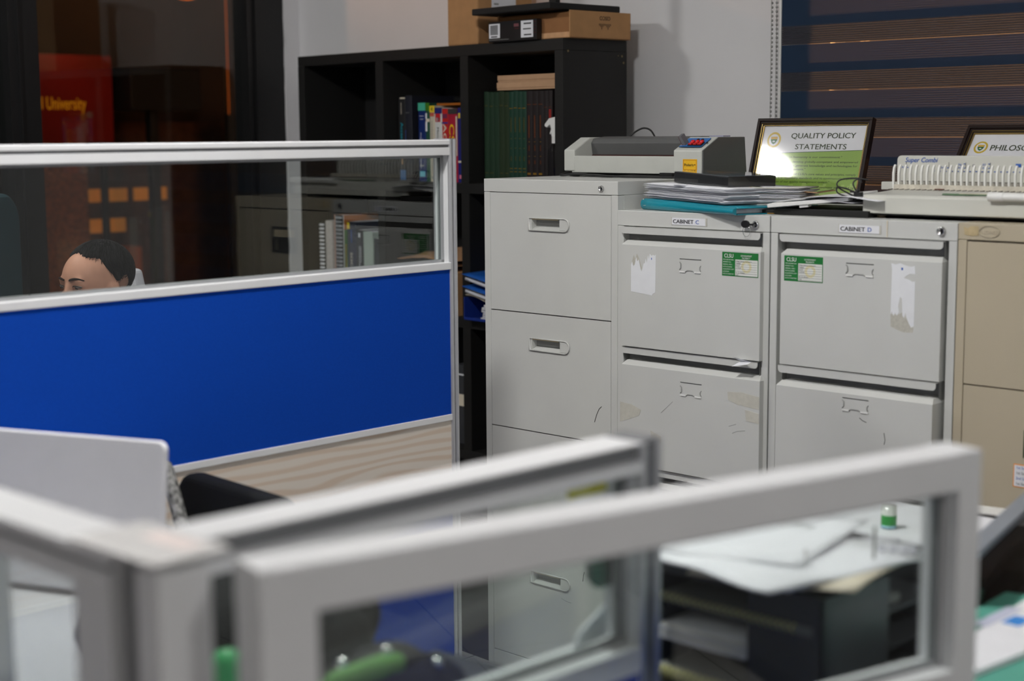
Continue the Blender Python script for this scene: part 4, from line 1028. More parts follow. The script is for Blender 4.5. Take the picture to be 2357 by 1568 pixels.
for i in range(34):
    x = -.002 + .014 + i * pitch
    if x > .49: break
    fg = MB()
    fg.prism([(.186, .056), (.1835, .075), (.183, .092), (.186, .105), (.1905, .1115), (.1930, .1100), (.1907, .103), (.1885, .090), (.189, .075), (.192, .056)], x, x + .0042, mat('comb_white', (240, 240, 236), .3), axis='x')
    build('comb_finger', fg, CB, loc=SHC)
m = MB(); rs = mat('rust', (104, 56, 40), .8, var=.2, scale=200)
for i in range(33):
    x = .022 + i * pitch
    m.box(x, x + .0072, .2035, .2045, .0742, .0754, BLACKM)
    m.box(x + .001, x + .0062, .2035, .2042, .060, .074, mat('slot_shade', (160, 156, 148), .5))
    m.tube([(x - .004, .158, .0575), (x + .0005, .158, .0578), (x + .002, .164, .0580), (x + .0005, .170, .0582), (x - .003, .170, .0582)], .0009, mat('slot_dark', (90, 84, 76), .6), n=5)
for (x, w) in ((.052, .006), (.183, .005), (.194, .006), (.320, .008)): m.box(x, x + w, .2028, .2034, .0605, .0665, rs)
m.box(.12, .142, .1775, .18, .0575, .060, rs); m.box(.188, .193, .2026, .2034, .060, .063, rs)
build('slots', m, CB, loc=SHC)
lv = MB(); lv.cyl((.297, -.006, .052), (.330, -.006, .052), .0095, WHITEP); lv.cyl((.330, -.006, .052), (.50, -.006, .052), .0085, WHITEP); lv.tube([(.49, -.006, .052), (.51, .03, .056), (.515, .10, .06)], .006, CHR)
build('lever_bar', lv, CB, bevel=.001)
m = MB()
def lf(u, v):
    w = .010 + .024 * sin(pi * min(1, u * 1.05)) ** .8
    return (.175 + .15 * u, .030 - w * .5 + w * v + .02 * u, .0525 + .0025 * sin(pi * v) + .0015 * noise.noise((u * 6, v * 2, 3)))
m.sheet(lf, 18, 4, .0008, mat('faded_green', (96, 128, 96), .6, var=.25, scale=40))
m.sheet(lambda u, v: (.215 + .10 * u, .022 + .014 * v + .01 * u, .0552 + .0012 * sin(pi * v)), 10, 3, .0006, mat('faded_cream', (214, 212, 190), .6, var=.1, scale=40))
build('torn_wrapper', m, loc=(-1.8195, 2.950, zD), label='torn green and cream wrapper lying on the binding machine', cat='wrapper')

# ------------------------------------------------------------------ framed notices
def frame_thing(label, loc, rot, W, H, deco):
    t = thing('picture_frame', label, 'picture frame', loc, rot=rot, group='framed notices on the cabinets')
    FB = mat('frame_dark_brown', (34, 22, 19), .5, spec=.3); FG = mat('frame_gold_line', (150, 126, 70), .3, metal=.7)
    m = MB(); b = .0185
    def ring(o, i, y0, y1, material):
        for (a0, a1, c0, c1) in ((o, W - o, o, i), (o, W - o, H - i, H - o), (o, i, i, H - i), (W - i, W - o, i, H - i)):
            m.box(a0, a1, y0, y1, c0, c1, material)
    ring(0, .008, -.016, .004, FB); ring(.008, .0125, -.012, .004, FB); ring(.0125, .0140, -.0105, .004, FG); ring(.0140, .0165, -.009, .004, FB); ring(.0165, .0185, -.0075, .004, FG)
    build('moulding', m, t, bevel=.0008)
    p = MB(); p.box(b, W - b, -.002, .002, b, H - b, PAPER); deco(p, b, W - b, b, H - b, -.0022); build('print', p, t)
    g = MB(); g.box(b, W - b, -.0062, -.0052, b, H - b, glass('frame_glass', (.99, .99, .99), 1.0, .06)); build('glass_pane', g, t)
    build('backing', MB().box(.006, W - .006, .004, .007, .006, H - .006, CARD), t)
    if rot[0] > radians(-20):
        s = MB(); s.prism([(.007, .05), (.030, .012), (.032, .015), (.010, H * .6)], W / 2 - .02, W / 2 + .02, CARD, axis='x'); build('easel_back', s, t)
    return t
GP = mat('print_green', (142, 178, 72), .5, var=.06, scale=9); GPD = mat('print_dark_green', (40, 84, 52), .5)
SY = mat('seal_yellow', (206, 176, 40), .5); SGn = mat('seal_green', (36, 110, 58), .5)
def seal(p, cx, cz, r, y):
    def disc(r_, dy, mm, zs=1.0): p.prism([(cx + r_ * cos(2 * pi * i / 30), cz + zs * r_ * sin(2 * pi * i / 30)) for i in range(30)], y - dy, y - dy + .0002, mm, axis='y')
    disc(r, .0002, SY); disc(r * .74, .0004, PAPER)
    sh = [(-.5, .42), (.5, .42), (.5, -.05), (.3, -.42), (0, -.62), (-.3, -.42), (-.5, -.05)]
    p.prism([(cx + a * r * .95, cz + b_ * r * .95) for a, b_ in sh][::-1], y - .0006, y - .0004, SGn, axis='y')
    p.box(cx - r * .46, cx + r * .46, y - .0008, y - .0006, cz + r * .08, cz + r * .38, mat('seal_gold', (222, 176, 60), .5))
    p.prism([(cx + .2 * r * cos(pi * i / 8), cz - r * .28 + .18 * r * sin(pi * i / 8)) for i in range(9)], y - .0008, y - .0006, PAPER, axis='y')
def quality(p, x0, x1, z0, z1, y):
    W = x1 - x0
    p.prism([(x0, z0), (x1, z0), (x1, z1 - .0670), (x0, z1 - .0770)], y - .0002, y, GP, axis='y')
    p.prism([(x0, z1 - .0770), (x1, z1 - .0670), (x1, z1 - .0655), (x0, z1 - .0755)], y - .0003, y, GPD, axis='y')
    seal(p, x0 + .036, z1 - .038, .0215, y)
    p.text('QUALITY POLICY', .0205, (x0 + .088, y - .0004, z1 - .0340), INKG, bold=.028, fit=.196)
    p.text('STATEMENTS', .0205, (x0 + .106, y - .0004, z1 - .0640), INKG, bold=.018, fit=.156)
    lines = [('"Service to humanity is our commitment."', .205, .050), ('We are committed to develop globally-competent and empowered', .300, .005), ('human resources and to generate knowledge and technologies for', .300, .005), ('inclusive societal development."', .145, .005),
             ('"We are dedicated to uphold CLSU\'s core values and principles, comply', .300, .005), ('with statutory and regulatory standards and to continuously improve', .300, .005), ('the effectiveness of our quality management system."', .225, .005), ('Sinisikap ng unibersidad na lalo pang higit na mapahusay ang kalidad ng', .298, .007)]
    zz = [.088, .101, .1115, .1215, .1345, .145, .1555, .169]
    for (s, w, dx), q in zip(lines, zz):
        p.text(s, .0082, (x0 + dx, y - .0004, z1 - q), INKG, bold=.012, fit=w)
    # pale skyline at the bottom of the print
    rr = random.Random(5); xx = x0
    while xx < x1 - .008:
        hh = rr.uniform(.012, .034); ww = rr.uniform(.006, .014)
        p.box(xx, min(xx + ww, x1), y - .00035, y - .0002, z0, z0 + hh, mat('print_pale_green', (170, 200, 104), .5)); xx += ww
frame_thing('framed QUALITY POLICY STATEMENTS notice standing at the back of cabinet C', (-2.508, 3.482, 1.2515), (radians(-16.7), 0, radians(1.0)), .352, .226, quality)
def philosophy(p, x0, x1, z0, z1, y):
    seal(p, x0 + .028, z1 - .038, .0175, y)
    p.text('PHILOSOPHY', .0235, (x0 + .052, y - .0004, z1 - .0475), INKG, bold=.02, fit=.140)
    p.prism([(x0, z0), (x1, z0), (x1, z0 + .08), (x0, z0 + .07)], y - .0002, y, GP, axis='y')
frame_thing('framed PHILOSOPHY notice leaning far back behind the binding machine', (-1.854, 3.338, 1.2535), (radians(-38), 0, radians(0)), .352, .236, philosophy)

# ------------------------------------------------------------------ partitions
def rail_profile(h, w, groove=True):
    if groove == 2:
        a = w / 2
        return [(-a, 0), (-a, h * .38), (-a + .010, h * .38), (-a + .010, h * .93), (-a, h * .93), (-a, h), (a, h), (a, h * .93), (a - .010, h * .93), (a - .010, h * .38), (a, h * .38), (a, 0)]
    """aluminium rail section (y across, z up) with a rounded top and a side groove"""
    a = w / 2
    if groove:
        return [(-a, 0), (-a, h * .50), (-a + .006, h * .50), (-a + .006, h * .68), (-a, h * .68), (-a, h - .002), (-a + .002, h), (a - .002, h), (a, h - .002), (a, h * .68), (a - .006, h * .68), (a - .006, h * .50), (a, h * .50), (a, 0)]
    return [(-a, 0), (-a, h - .002), (-a + .002, h), (a - .002, h), (a, h - .002), (a, 0)]
LAM = mat('pine_laminate', (206, 190, 176), .5, var=.1, scale=6, stretch=(10, 1.0, 14))
nt = LAM.node_tree
wv = nt.nodes.new('ShaderNodeTexWave'); wv.wave_type = 'BANDS'; wv.bands_direction = 'Z'; wv.inputs['Scale'].default_value = 2.1; wv.inputs['Distortion'].default_value = 9.0; wv.inputs['Detail'].default_value = 1.5; wv.inputs['Detail Scale'].default_value = 1.0
mpw = nt.nodes.new('ShaderNodeMapping'); mpw.inputs['Scale'].default_value = (1.1, 1.1, 7)
tcw = nt.nodes.new('ShaderNodeTexCoord'); nt.links.new(tcw.outputs['Object'], mpw.inputs['Vector']); nt.links.new(mpw.outputs[0], wv.inputs['Vector'])
rw = nt.nodes.new('ShaderNodeValToRGB'); rw.color_ramp.elements[0].position = .35; rw.color_ramp.elements[1].position = .85
rw.color_ramp.elements[0].color = lin((224, 215, 204)) + (1,); rw.color_ramp.elements[1].color = lin((214, 196, 178)) + (1,)
nt.links.new(wv.outputs['Fac'], rw.inputs['Fac']); nt.links.new(rw.outputs['Color'], nt.nodes['Principled BSDF'].inputs['Base Color'])

def partition(name, label, loc, rz, L, H, w, hr, zg0, zg1, bands, pw0, pw1, groove=True, plain=False, divs=()):
    """local x runs along the panel. bands: list of (z0,z1,kind) below the glazing"""
    t = thing(name, label, 'partition', loc, rz=rz)
    r = MB(); r.prism(rail_profile(hr, w, groove), 0, L - pw1 * .95, ALU, axis='x', M=Matrix.Translation((0, 0, H - hr)))
    build('top_rail', r, t, bevel=.0006)
    if groove:
        g0, g1, dp = (.385, .925, .0097) if groove == 2 else (.505, .675, .0057)
        for s in (-1, 1):
            ya, yb = sorted((s * (w / 2 - dp), s * (w / 2 - dp - .001)))
            build('rail_groove', MB().box(.002, L - pw1, ya, yb, H - hr + g0 * hr, H - hr + g1 * hr, ALUG), t)  # dark strip laid in the groove, its shade put into the colour
    a = w / 2
    for i, (x0, x1) in enumerate(((0, pw0), (L - pw1, L)) + tuple((d - .02, d + .02) for d in divs)):
        p = MB(); top = H + .0008 if i == 1 else H - hr
        if i < 2:
            p.box(x0, x1, -a, a, 0, top, ALU)
            if i == 1 and not plain:   # rounded edge tubes and a groove at the free end
                p = MB(); p.box(x0, x1 - .010, -a, a, 0, H - hr - .0002, ALU)
                p = MB(); p.box(x0, x1 - .0005, -a + .006, a - .006, 0, H - .0005, ALU)
                for xx in (x0 + .0045, x1 - .0045):
                    for yy in (-a + .0045, a - .0045): p.cyl((xx, yy, 0), (xx, yy, top), .0052, ALUP, n=20)
                p.box(x0 + .009, x1 - .009, -a + .0045, a - .0045, 0, top - .004, ALUG)
                build('end_cap', MB().box(x0 + .001, x1 - .001, -a + .002, a - .002, top - .001, top + .0015, mat('grey_end_cap', (120, 121, 124), .4)), t, bevel=.001)
        else:
            p.box(x0, x1, -a, a, 0, top, ALU)
        build('post', p, t, bevel=.0015)
    g = MB(); g.box(pw0 - .01, L - pw1 + .01, -.0025, .0025, zg0 - .006, zg1 + .006, GLASS); build('glass_pane', g, t)
    bd = MB(); q = .0062
    for (x0, x1, z0, z1) in ((pw0, L - pw1, zg1 - .006, zg1 + .004), (pw0, L - pw1, zg0 - .004, zg0 + .006), (pw0 - .002, pw0 + .007, zg0, zg1), (L - pw1 - .007, L - pw1 + .002, zg0, zg1)):
        for s in (-1, 1):
            y0, y1 = sorted((s * .0032, s * q)); bd.box(x0, x1, y0, y1, z0, z1, mat('glazing_bead', (150, 152, 154), .5))
    build('glazing_bead', bd, t)
    for (z0, z1, kind) in bands:
        m_ = {'rail': ALU, 'blue': BLUE, 'wood': LAM, 'trim': ALU}[kind]
        yy = {'rail': a, 'blue': a - .004, 'wood': a - .005, 'trim': a - .001}[kind]
        b = MB(); b.box(pw0 - .001, L - pw1 + .001, -yy, yy, z0, z1, m_)
        build({'rail': 'middle_rail', 'blue': 'fabric_panel', 'wood': 'laminate_panel', 'trim': 'trim_strip'}[kind], b, t, bevel=.001 if kind in ('rail', 'trim') else 0)
    return t
# far partition with the man behind it; local x runs towards the back wall
P1 = partition('office_partition', 'long blue fabric partition with a glass strip, in front of the seated man', (-2.5145, -.30, 0), radians(90.57), 2.703, 1.425, .055, .034, 1.154, 1.391,
          [(1.1385, 1.154, 'rail'), (.812, 1.1385, 'blue'), (.798, .812, 'trim'), (.610, .798, 'wood'), (.598, .610, 'trim'), (.06, .598, 'blue'), (0, .06, 'rail')], .04, .022, divs=())
# nearest partitions round the camera's desk
P2 = partition('office_partition', 'nearest low partition with wide rail, crossing the lower right of the view', (-.997, .716, 0), radians(76.95), .832, 1.10, .052, .040, .862, 1.058,
          [(.838, .862, 'rail'), (.06, .838, 'blue'), (0, .06, 'rail')], .050, .034, groove=False, plain=True)
P3 = partition('office_partition', 'low partition ending at a grey post in mid view, behind the nearest one', (-1.120, .730, 0), radians(88.6), .612, 1.10, .058, .034, .868, 1.066,
          [(.838, .868, 'rail'), (.06, .838, 'blue'), (0, .06, 'rail')], .014, .034, groove=2)
P4 = partition('office_partition', 'low partition running left from the corner below the laptop', (-1.1055, .688, 0), radians(180), 1.37, 1.10, .062, .034, .700, 1.066,
          [(.66, .700, 'rail'), (.06, .66, 'blue'), (0, .06, 'rail')], .058, .04, divs=(.305,))
cp_ = thing('corner_post', 'square light grey corner post joining the two low partitions', 'post', (-1.1075, .6875, 0))
build('post', MB().box(.034, .068, -.027, .025, 0, 1.094, ALU), cp_, bevel=.003)
build('groove_strip', MB().box(.0025, .0335, -.016, .024, 0, 1.094, ALUG), cp_)
m = MB(); m.box(-.056, .072, -.033, .042, 1.1012, 1.1055, mat('clear_white_cap', (242, 241, 240), .25, coat=.5)); build('cap_plate', m, cp_, bevel=.002)
build('pink_mark', MB().box(-.010, .055, .006, .030, 1.1056, 1.1060, mat('faint_pink', (226, 212, 208), .5)), cp_)
YN = mat('yellow_note', (250, 236, 20), .6)
m = MB(); m.sheet(lambda u, v: (-.0055 - .001 * v, .062 * u, .034 * v), 4, 3, .0006, YN); 
m = MB(); m.box(-.0008, 0, 0, .064, 0, .032, YN); m.box(-.0012, -.0008, .0, .022, .006, .032, mat('pale_yellow', (222, 214, 110), .6))
build('sticky_note', m, loc=(-1.1140, 1.226, 1.044), label='yellow sticky note on the glass of the low partition', cat='sticky note')
# binder clip and paper hanging on the far side of that glass
m = MB(); m.prism([(0, .028), (.022, .045), (.045, .062), (.045, .0), (.012, .0), (.002, .012)], -.012, 0, INK, axis='x'); build('binder_clip', m, loc=(-1.1215, 1.275, .930), bevel=.001, label='black binder clip on the far side of the low partition glass', cat='clip')
m = MB(); m.prism([(0, 0), (.055, .003), (.055, .040), (.035, .030), (.01, .018)], -.003, 0, PAPER, axis='x'); build('paper_scrap', m, loc=(-1.1215, 1.243, .869), label='white paper tucked behind the low partition glass at its bottom corner', cat='paper')

# ------------------------------------------------------------------ desk behind the low partitions, right
DT = mat('dark_desktop', (44, 42, 42), .4, var=.1, scale=20)
dk = thing('desk', 'dark office desk with a white mat behind the low partitions', 'desk', (-1.66, 1.50, 0))
build('desktop', MB().prism([(.42, 0), (1.7, 0), (1.7, 1.12), (.04, 1.12), (.04, .66), (.42, .55)], .708, .738, DT, axis='z'), dk, bevel=.002)
for (a, b) in ((.62, .12), (1.64, .02), (.16, 1.0), (1.64, 1.06)): build('leg', MB().box(a, a + .04, b, b + .04, 0, .7075, BLACKM), dk)
m = MB(); m.prism([(-1.585, 2.245), (-1.20, 2.215), (-1.235, 2.585), (-1.568, 2.572)], .7385, .7400, PAPER, axis='z'); build('desk_mat', m, label='large white sheet lying on the dark desk under the glue jar', cat='paper')
m = MB(); m.prism([(0, 0), (.16, 0), (.15, .05), (0, .06)], 0, .003, WHITEP, axis='z'); build('desk_card', m, loc=(-1.405, 2.575, .7405), rz=radians(15), label='small white card near the back edge of the dark desk', cat='card')
jr = thing('glue_jar', 'small jar with green label and clear top on the white desk sheet', 'jar', (-1.408, 2.393, .7402))
JG = mat('jar_green', (40, 150, 62), .4); JC = mat('jar_cloudy', (214, 220, 212), .2, coat=.5)
m = MB(); m.lathe([(0, 0), (.0125, 0), (.0132, .002), (.0132, .040), (.0, .0401)], JC); build('body', m, jr)
m = MB(); m.lathe([(.0134, .001), (.0135, .0015), (.0135, .024), (.0134, .0245)], JG); build('label_band', m, jr)
m = MB(); m.lathe([(.0136, .001), (.0137, .001), (.0137, .0065), (.0136, .0065)], mat('pale_blue_foil', (150, 196, 210), .4)); build('base_ring', m, jr)
# black letter tray with papers
og = thing('letter_tray', 'black letter tray tower full of papers on the dark desk', 'letter tray', (-1.237, 1.535, .7385))
m = MB(); G = mat('smoke_plastic', (70, 72, 76), .35)
m.box(0, .004, 0, .30, 0, .150, G); m.box(.140, .249, 0, .004, 0, .150, G); m.box(.245, .249, 0, .15, 0, .150, G); m.box(0, .249, .29, .30, 0, .15, G)
m.box(0, .14, 0, .004, .138, .150, G)
build('frame', m, og, bevel=.001)
for zq in (.003, .052, .100): build('shelf', MB().box(.004, .245, .002, .29, zq - .003, zq, G), og)
m = MB()
for q in range(9): m.sheet(lambda u, v: (.006 + rnd.uniform(0, .0004) + .135 * u, -.008 + .20 * v + .004 * (q % 3), .054 + q * .0022 + .0012 * noise.noise((u * 4, v, q))), 8, 3, .0012, PT[q % 4])
build('paper_bundle', m, loc=(-1.237, 1.535, .7385), label='bundle of white papers in the middle slot of the letter tray', cat='papers')
m = MB()
for q in range(22): m.tube([(.012 + q * .0095, -.006, .104), (.012 + q * .0095, -.010, .110), (.012 + q * .0095, -.004, .114)], .0016, mat('pale_yellow_coil', (214, 210, 140), .5), n=5)
m.box(.006, .235, -.003, .2, .1015, .113, mat('dim_pages', (120, 122, 120), .8)); build('spiral_notebook', m, loc=(-1.237, 1.535, .7385), label='spiral notebook with pale yellow coil in the top slot of the letter tray', cat='notebook')
m = MB()
for q in range(14): m.tube([(.012 + q * .0095, -.016, .004), (.012 + q * .0095, -.022, .012), (.012 + q * .0095, -.014, .020)], .0022, mat('pale_yellow_coil', (214, 210, 140), .5), n=5)
m.box(.006, .14, -.012, .2, .003, .018, mat('dim_pages', (120, 122, 120), .8)); build('spiral_notebook', m, loc=(-1.237, 1.535, .7385), label='spiral notebook with yellow coil at the bottom of the letter tray', cat='notebook')
tp = thing('paper_pile', 'pile of printed sheets lying loosely on top of the letter tray', 'papers', (-1.258, 1.525, .7385 + .152))
m = MB()
for q in range(4):
    a = radians(8 - 7 * q)
    m.sheet(lambda u, v: (.004 * q + .245 * u, -.004 * q + .26 * v, .005 * q + .002 + .010 * max(0, u - .55) ** 1 - .012 * (1 - u) * (1 - v) * 0 + .004 * noise.noise((u * 3, v * 3, q * 3))), 10, 8, .0035, PAPERE if q < 2 else PAPER, M=Matrix.Rotation(a, 4, 'Z'))
m.sheet(lambda u, v: (.09 + .22 * u, -.045 + .19 * v, .006 + .018 * max(0, u - .35) + .003 * sin(5 * v)), 12, 6, .0015, PAPERC, M=Matrix.Rotation(radians(10), 4, 'Z'))
m.sheet(lambda u, v: (.0 + .22 * u, -.01 + .27 * v, .022 - .004 * sin(3 * u) + .004 * noise.noise((u * 2, v * 2, 9))), 12, 6, .001, PAPER, M=Matrix.Rotation(radians(14), 4, 'Z'))
build('sheets', m, tp)
build('paper_clip_prongs', MB().cyl((.262, .135, .02), (.262, .135, .062), .002, CABD, n=8).cyl((.215, .055, .012), (.215, .055, .040), .002, CHR, n=8), tp)
m = MB()
for (a, b) in ((0, 0), (.013, .003), (.026, .006), (.036, .012)): m.ell((a, b, .005), (.006, .006, .005), mat('clear_bead', (216, 216, 226), .1, coat=1.0), nu=12, nv=8)
build('push_pins', m, loc=(-1.000, 1.685, .915), rz=radians(10), label='small cluster of clear pins on the papers at the tray corner', cat='pins')
# black monitor at the right edge and teal folder
mo = thing('monitor', 'black computer monitor with a silver top edge at the right edge of the view', 'monitor', (-1.004, 1.925, .7385), rz=radians(103.8))
m = MB(); m.box(0, .52, -.012, .012, .008, .119, mat('screen_black', (10, 10, 11), .08, coat=.6)); build('screen', m, mo, bevel=.002)
m = MB(); m.box(-.002, .522, -.013, .016, .119, .130, mat('silver_blue_edge', (150, 160, 176), .3, metal=.4)); build('top_edge', m, mo, bevel=.002)
m = MB(); m.box(.16, .36, -.06, .12, 0, .008, BLACKP); build('foot', m, mo, bevel=.002)
TF = mat('teal_green_card', (92, 168, 150), .5, var=.04)
tf = thing('document_folder', 'teal green folder holding a white sheet at the lower right corner', 'folder', (-.93, 1.80, .7385))
m = MB(); m.prism([(p[0] + .93, p[1] - 1.80) for p in ((-.84, 1.60), (-.985, 1.80), (-1.000, 2.02), (-.60, 2.12), (-.55, 1.70))], 0, .052, TF, axis='z'); build('folder_body', m, tf, bevel=.004)
m = MB(); m.prism([(p[0] + .93, p[1] - 1.80) for p in ((-.860, 1.665), (-.929, 1.787), (-.950, 1.98), (-.86, 2.0), (-.848, 1.784))], .0525, .060, PAPER, axis='z')
m.box(.005, .03, .06, .10, .0602, .0608, mat('print_blue', (60, 140, 220), .5)); m.box(-.02, .0, .03, .13, .0602, .0608, mat('print_lilac', (196, 200, 220), .5)); build('white_sheet', m, tf, bevel=.001)

# ------------------------------------------------------------------ left desk, laptop, bags
d2 = thing('desk', 'light grey desk with the silver laptop, left of the low partitions', 'desk', (-2.46, .12, 0))
WD = mat('light_grey_laminate', (196, 196, 198), .35, var=.02, scale=6)
m = MB(); m.prism([(0, .61), (1.20, .61), (1.20, 1.16), (.78, 1.16), (.62, 1.42), (0, 1.42)], .715, .740, WD, axis='z'); build('desktop', m, d2, bevel=.004)
for (a, b) in ((.03, .64), (1.13, .64), (.03, 1.08), (1.13, 1.08)): build('leg', MB().box(a, a + .04, b, b + .04, 0, .7145, ALUG), d2)
SIL = mat('silver_shell', (244, 244, 250), .4, metal=.0, var=.01)
lp = thing('laptop', 'silver laptop seen from behind with its lid raised, on the light grey desk', 'laptop', (-1.958, 1.250, .7405), rz=radians(22.3 + 180 - 180))
m = MB(); m.prism(m.rpoly(-.34, 0, .012, .20, .012), 0, .016, SIL, axis='z'); build('base', m, lp, bevel=.002)
m = MB(); m.prism(m.rpoly(-.345, 0, .010, .247, .014, 6), -.006, .006, SIL, axis='y', M=Matrix.Rotation(radians(-7), 4, 'X')); build('lid', m, lp, bevel=.003)
bg = thing('backpack', 'black backpack lying on the light grey desk behind the corner post', 'bag', (-1.62, 1.10, .741), rz=radians(44))
BK = mat('black_nylon', (17, 18, 20), .8, spec=.2, bump=.3, bscale=300)
m = MB(); m.ell((0, 0, .075), (.17, .10, .075), BK); m.ell((.12, .03, .055), (.09, .07, .055), BK); build('bag_body', m, bg)
m = MB(); 
LOC = lambda p: tuple(Matrix.Rotation(-radians(44), 4, 'Z') @ (Vector(p) - Vector((-1.62, 1.10, .741))))
m.tube(arcp([LOC(p) for p in ((-1.60, 1.18, .86), (-1.552, 1.255, .868), (-1.526, 1.284, .826), (-1.512, 1.268, .800), (-1.500, 1.235, .775), (-1.51, 1.19, .757))]), .017, BK); build('strap', m, bg)
OR = mat('orange_cord', (214, 120, 60), .6)
build('zip_pull', MB().tube(arcp([LOC(p) for p in ((-1.520, 1.222, .850), (-1.514, 1.228, .835), (-1.517, 1.226, .824))]), .005, OR, n=6), bg)
build('zip_pull', MB().ell(LOC((-1.509, 1.228, .811)), (.006, .006, .010), OR), bg)
# dark rounded bag with silver studs and a green strap
cg = thing('pouch', 'black rounded pouch with silver studs and a green strap at the bottom of the view', 'bag', (-1.322, 1.148, .741), rz=radians(64))
m = MB(); m.ell((0, 0, .052), (.085, .055, .052), BK); m.ell((-.005, 0, .092), (.045, .035, .022), BK); m.ell((.055, .0, .045), (.040, .045, .044), BK); build('bag_body', m, cg)
m = MB()
for (a, b, c_) in ((-.062, -.022, .104), (-.010, -.022, .112), (.050, -.022, .090), (.085, -.02, .055)): m.ell((a, b, c_), (.0075, .0075, .0075), CHR, nu=12, nv=8)
build('studs', m, cg)
LOC2 = lambda p: tuple(Matrix.Rotation(-radians(64), 4, 'Z') @ (Vector(p) - Vector((-1.322, 1.148, .741))))
build('strap', MB().tube(arcp([LOC2(p) for p in ((-1.318, .985, .822), (-1.285, 1.035, .845), (-1.262, 1.080, .858), (-1.272, 1.115, .852))]), [.008] * 8 + [.013] * 10 + [.011] * 7, mat('strap_green', (84, 140, 58), .7)), cg)
m = MB(); m.prism(m.rpoly(0, .13, 0, .062, .006), 0, .050, mat('tablet_grey', (56, 58, 60), .4), axis='z'); build('charger_box', m, loc=(-1.402, 1.238, .7405), rot=(0, 0, radians(8)), bevel=.004, label='dark grey flat topped device beside the black pouch at the bottom edge', cat='device')
bt = thing('marker_bottle', 'green capped bottle with an orange band between the partition posts', 'bottle', (-1.290, .900, .741))
m = MB(); m.lathe([(0, 0), (.016, 0), (.017, .003), (.017, .10), (.012, .112), (.012, .118)], mat('bottle_dark', (40, 44, 40), .3)); build('body', m, bt)
m = MB(); m.lathe([(.0172, .085), (.0176, .086), (.0176, .104), (.0172, .105)], mat('orange_band', (232, 130, 60), .4)); build('band', m, bt)
m = MB(); m.lathe([(0.010, .118), (.014, .120), (.0165, .140), (.017, .162), (.013, .172), (0, .176)], mat('cap_green', (60, 170, 100), .35)); build('cap', m, bt)
# black office chair in front of the blue partition
oc = thing('office_chair', 'black office chair with a lanyard, in front of the blue partition', 'chair', (-2.235, 1.325, 0), rz=radians(-4))
m = MB(); m.prism(m.rpoly(-.21, .21, -.20, .22, .06), .46, .52, BK, axis='z'); build('seat', m, oc, bevel=.02, seg=3)
m = MB(); m.sheet(lambda u, v: (-.20 + .40 * u, .22 + .04 * sin(pi * u) + .03 * v, .56 + .27 * v), 10, 6, .03, BK); 
m = MB(); m.prism(m.rpoly(-.185, .185, .56, .83, .05), .235, .275, BK, axis='y'); build('backrest', m, oc, bevel=.012, seg=3)
build('column', MB().cyl((0, 0, .10), (0, 0, .46), .028, BLACKP), oc)
for s in (-1, 1):
    build('armrest', MB().tube(arcp([(s * .21, .12, .49), (s * .23, .10, .56), (s * .235, .02, .64), (s * .23, -.10, .65), (s * .22, -.16, .60)]), .018, BLACKP), oc)
for i in range(5):
    a = 2 * pi * i / 5
    l = MB(); l.tube([(0, 0, .10), (.14 * cos(a), .14 * sin(a), .085), (.27 * cos(a), .27 * sin(a), .06)], .016, BLACKP); l.cyl((.27 * cos(a) - .02 * sin(a), .27 * sin(a) + .02 * cos(a), .028), (.27 * cos(a) + .02 * sin(a), .27 * sin(a) - .02 * cos(a), .028), .028, BLACKP)
    build('leg', l, oc)
ln = MB()
LNM = mat('patterned_webbing', (120, 120, 118), .8, var=.98, scale=90)
ln.tube(arcp([(-2.41, 1.535, .790), (-2.395, 1.538, .838), (-2.375, 1.535, .846), (-2.345, 1.530, .806), (-2.315, 1.525, .755), (-2.29, 1.525, .69)]), .013, LNM, n=6)
build('lanyard', ln, label='black and white patterned lanyard hanging behind the laptop', cat='lanyard')

# ------------------------------------------------------------------ seated man behind the far partition
SKIN = mat('skin', (196, 144, 120), .58, spec=.3, var=.05, scale=40, bump=.06, bscale=500)
HAIR = mat('black_hair', (13, 12, 12), .8, spec=.1, var=.25, scale=120, bump=.5, bscale=700, stretch=(1, 1, .25))
SHIRT = mat('dark_shirt', (46, 58, 84), .85, var=.06, scale=60)
def remeshed(name, mb, parent, material, voxel, smooth_it=6, loc=None):
    me = bpy.data.meshes.new('tmp'); me.from_pydata(mb.v, [], mb.f); me.update()
    o = bpy.data.objects.new('tmp', me); COL.objects.link(o)
    r = o.modifiers.new('r', 'REMESH'); r.mode = 'VOXEL'; r.voxel_size = voxel
    s = o.modifiers.new('s', 'SMOOTH'); s.factor = .5; s.iterations = smooth_it
    dg = bpy.context.evaluated_depsgraph_get(); dg.update()
    m2 = bpy.data.meshes.new_from_object(o.evaluated_get(dg)); m2.name = name
    bpy.data.objects.remove(o); bpy.data.meshes.remove(me)
    m2.materials.clear(); m2.materials.append(material)
    m2.polygons.foreach_set('use_smooth', [True] * len(m2.polygons))
    ob = bpy.data.objects.new(name, m2); COL.objects.link(ob); ob.parent = parent
    if loc: ob.location = loc
    return ob
def chain(mb, pts, radii, T=None):
    """capsule chain through joints"""
    for i in range(len(pts) - 1):
        a, b = Vector(pts[i]), Vector(pts[i + 1]); n = 8
        for k in range(n + 1):
            t = k / n; p = a.lerp(b, t); r = radii[i] * (1 - t) + radii[i + 1] * t
            if k < n:
                q = a.lerp(b, (k + 1) / n); r2 = radii[i] * (1 - (k + 1) / n) + radii[i + 1] * (k + 1) / n
                mb.cyl(tuple(p), tuple(q), r, SKIN, r1=r2, n=16, M=T)
        mb.ell(tuple(a), (radii[i],) * 3, SKIN, M=T, nu=16, nv=10); mb.ell(tuple(b), (radii[i + 1],) * 3, SKIN, M=T, nu=16, nv=10)
EYE = (-3.556, 2.110, 1.067)
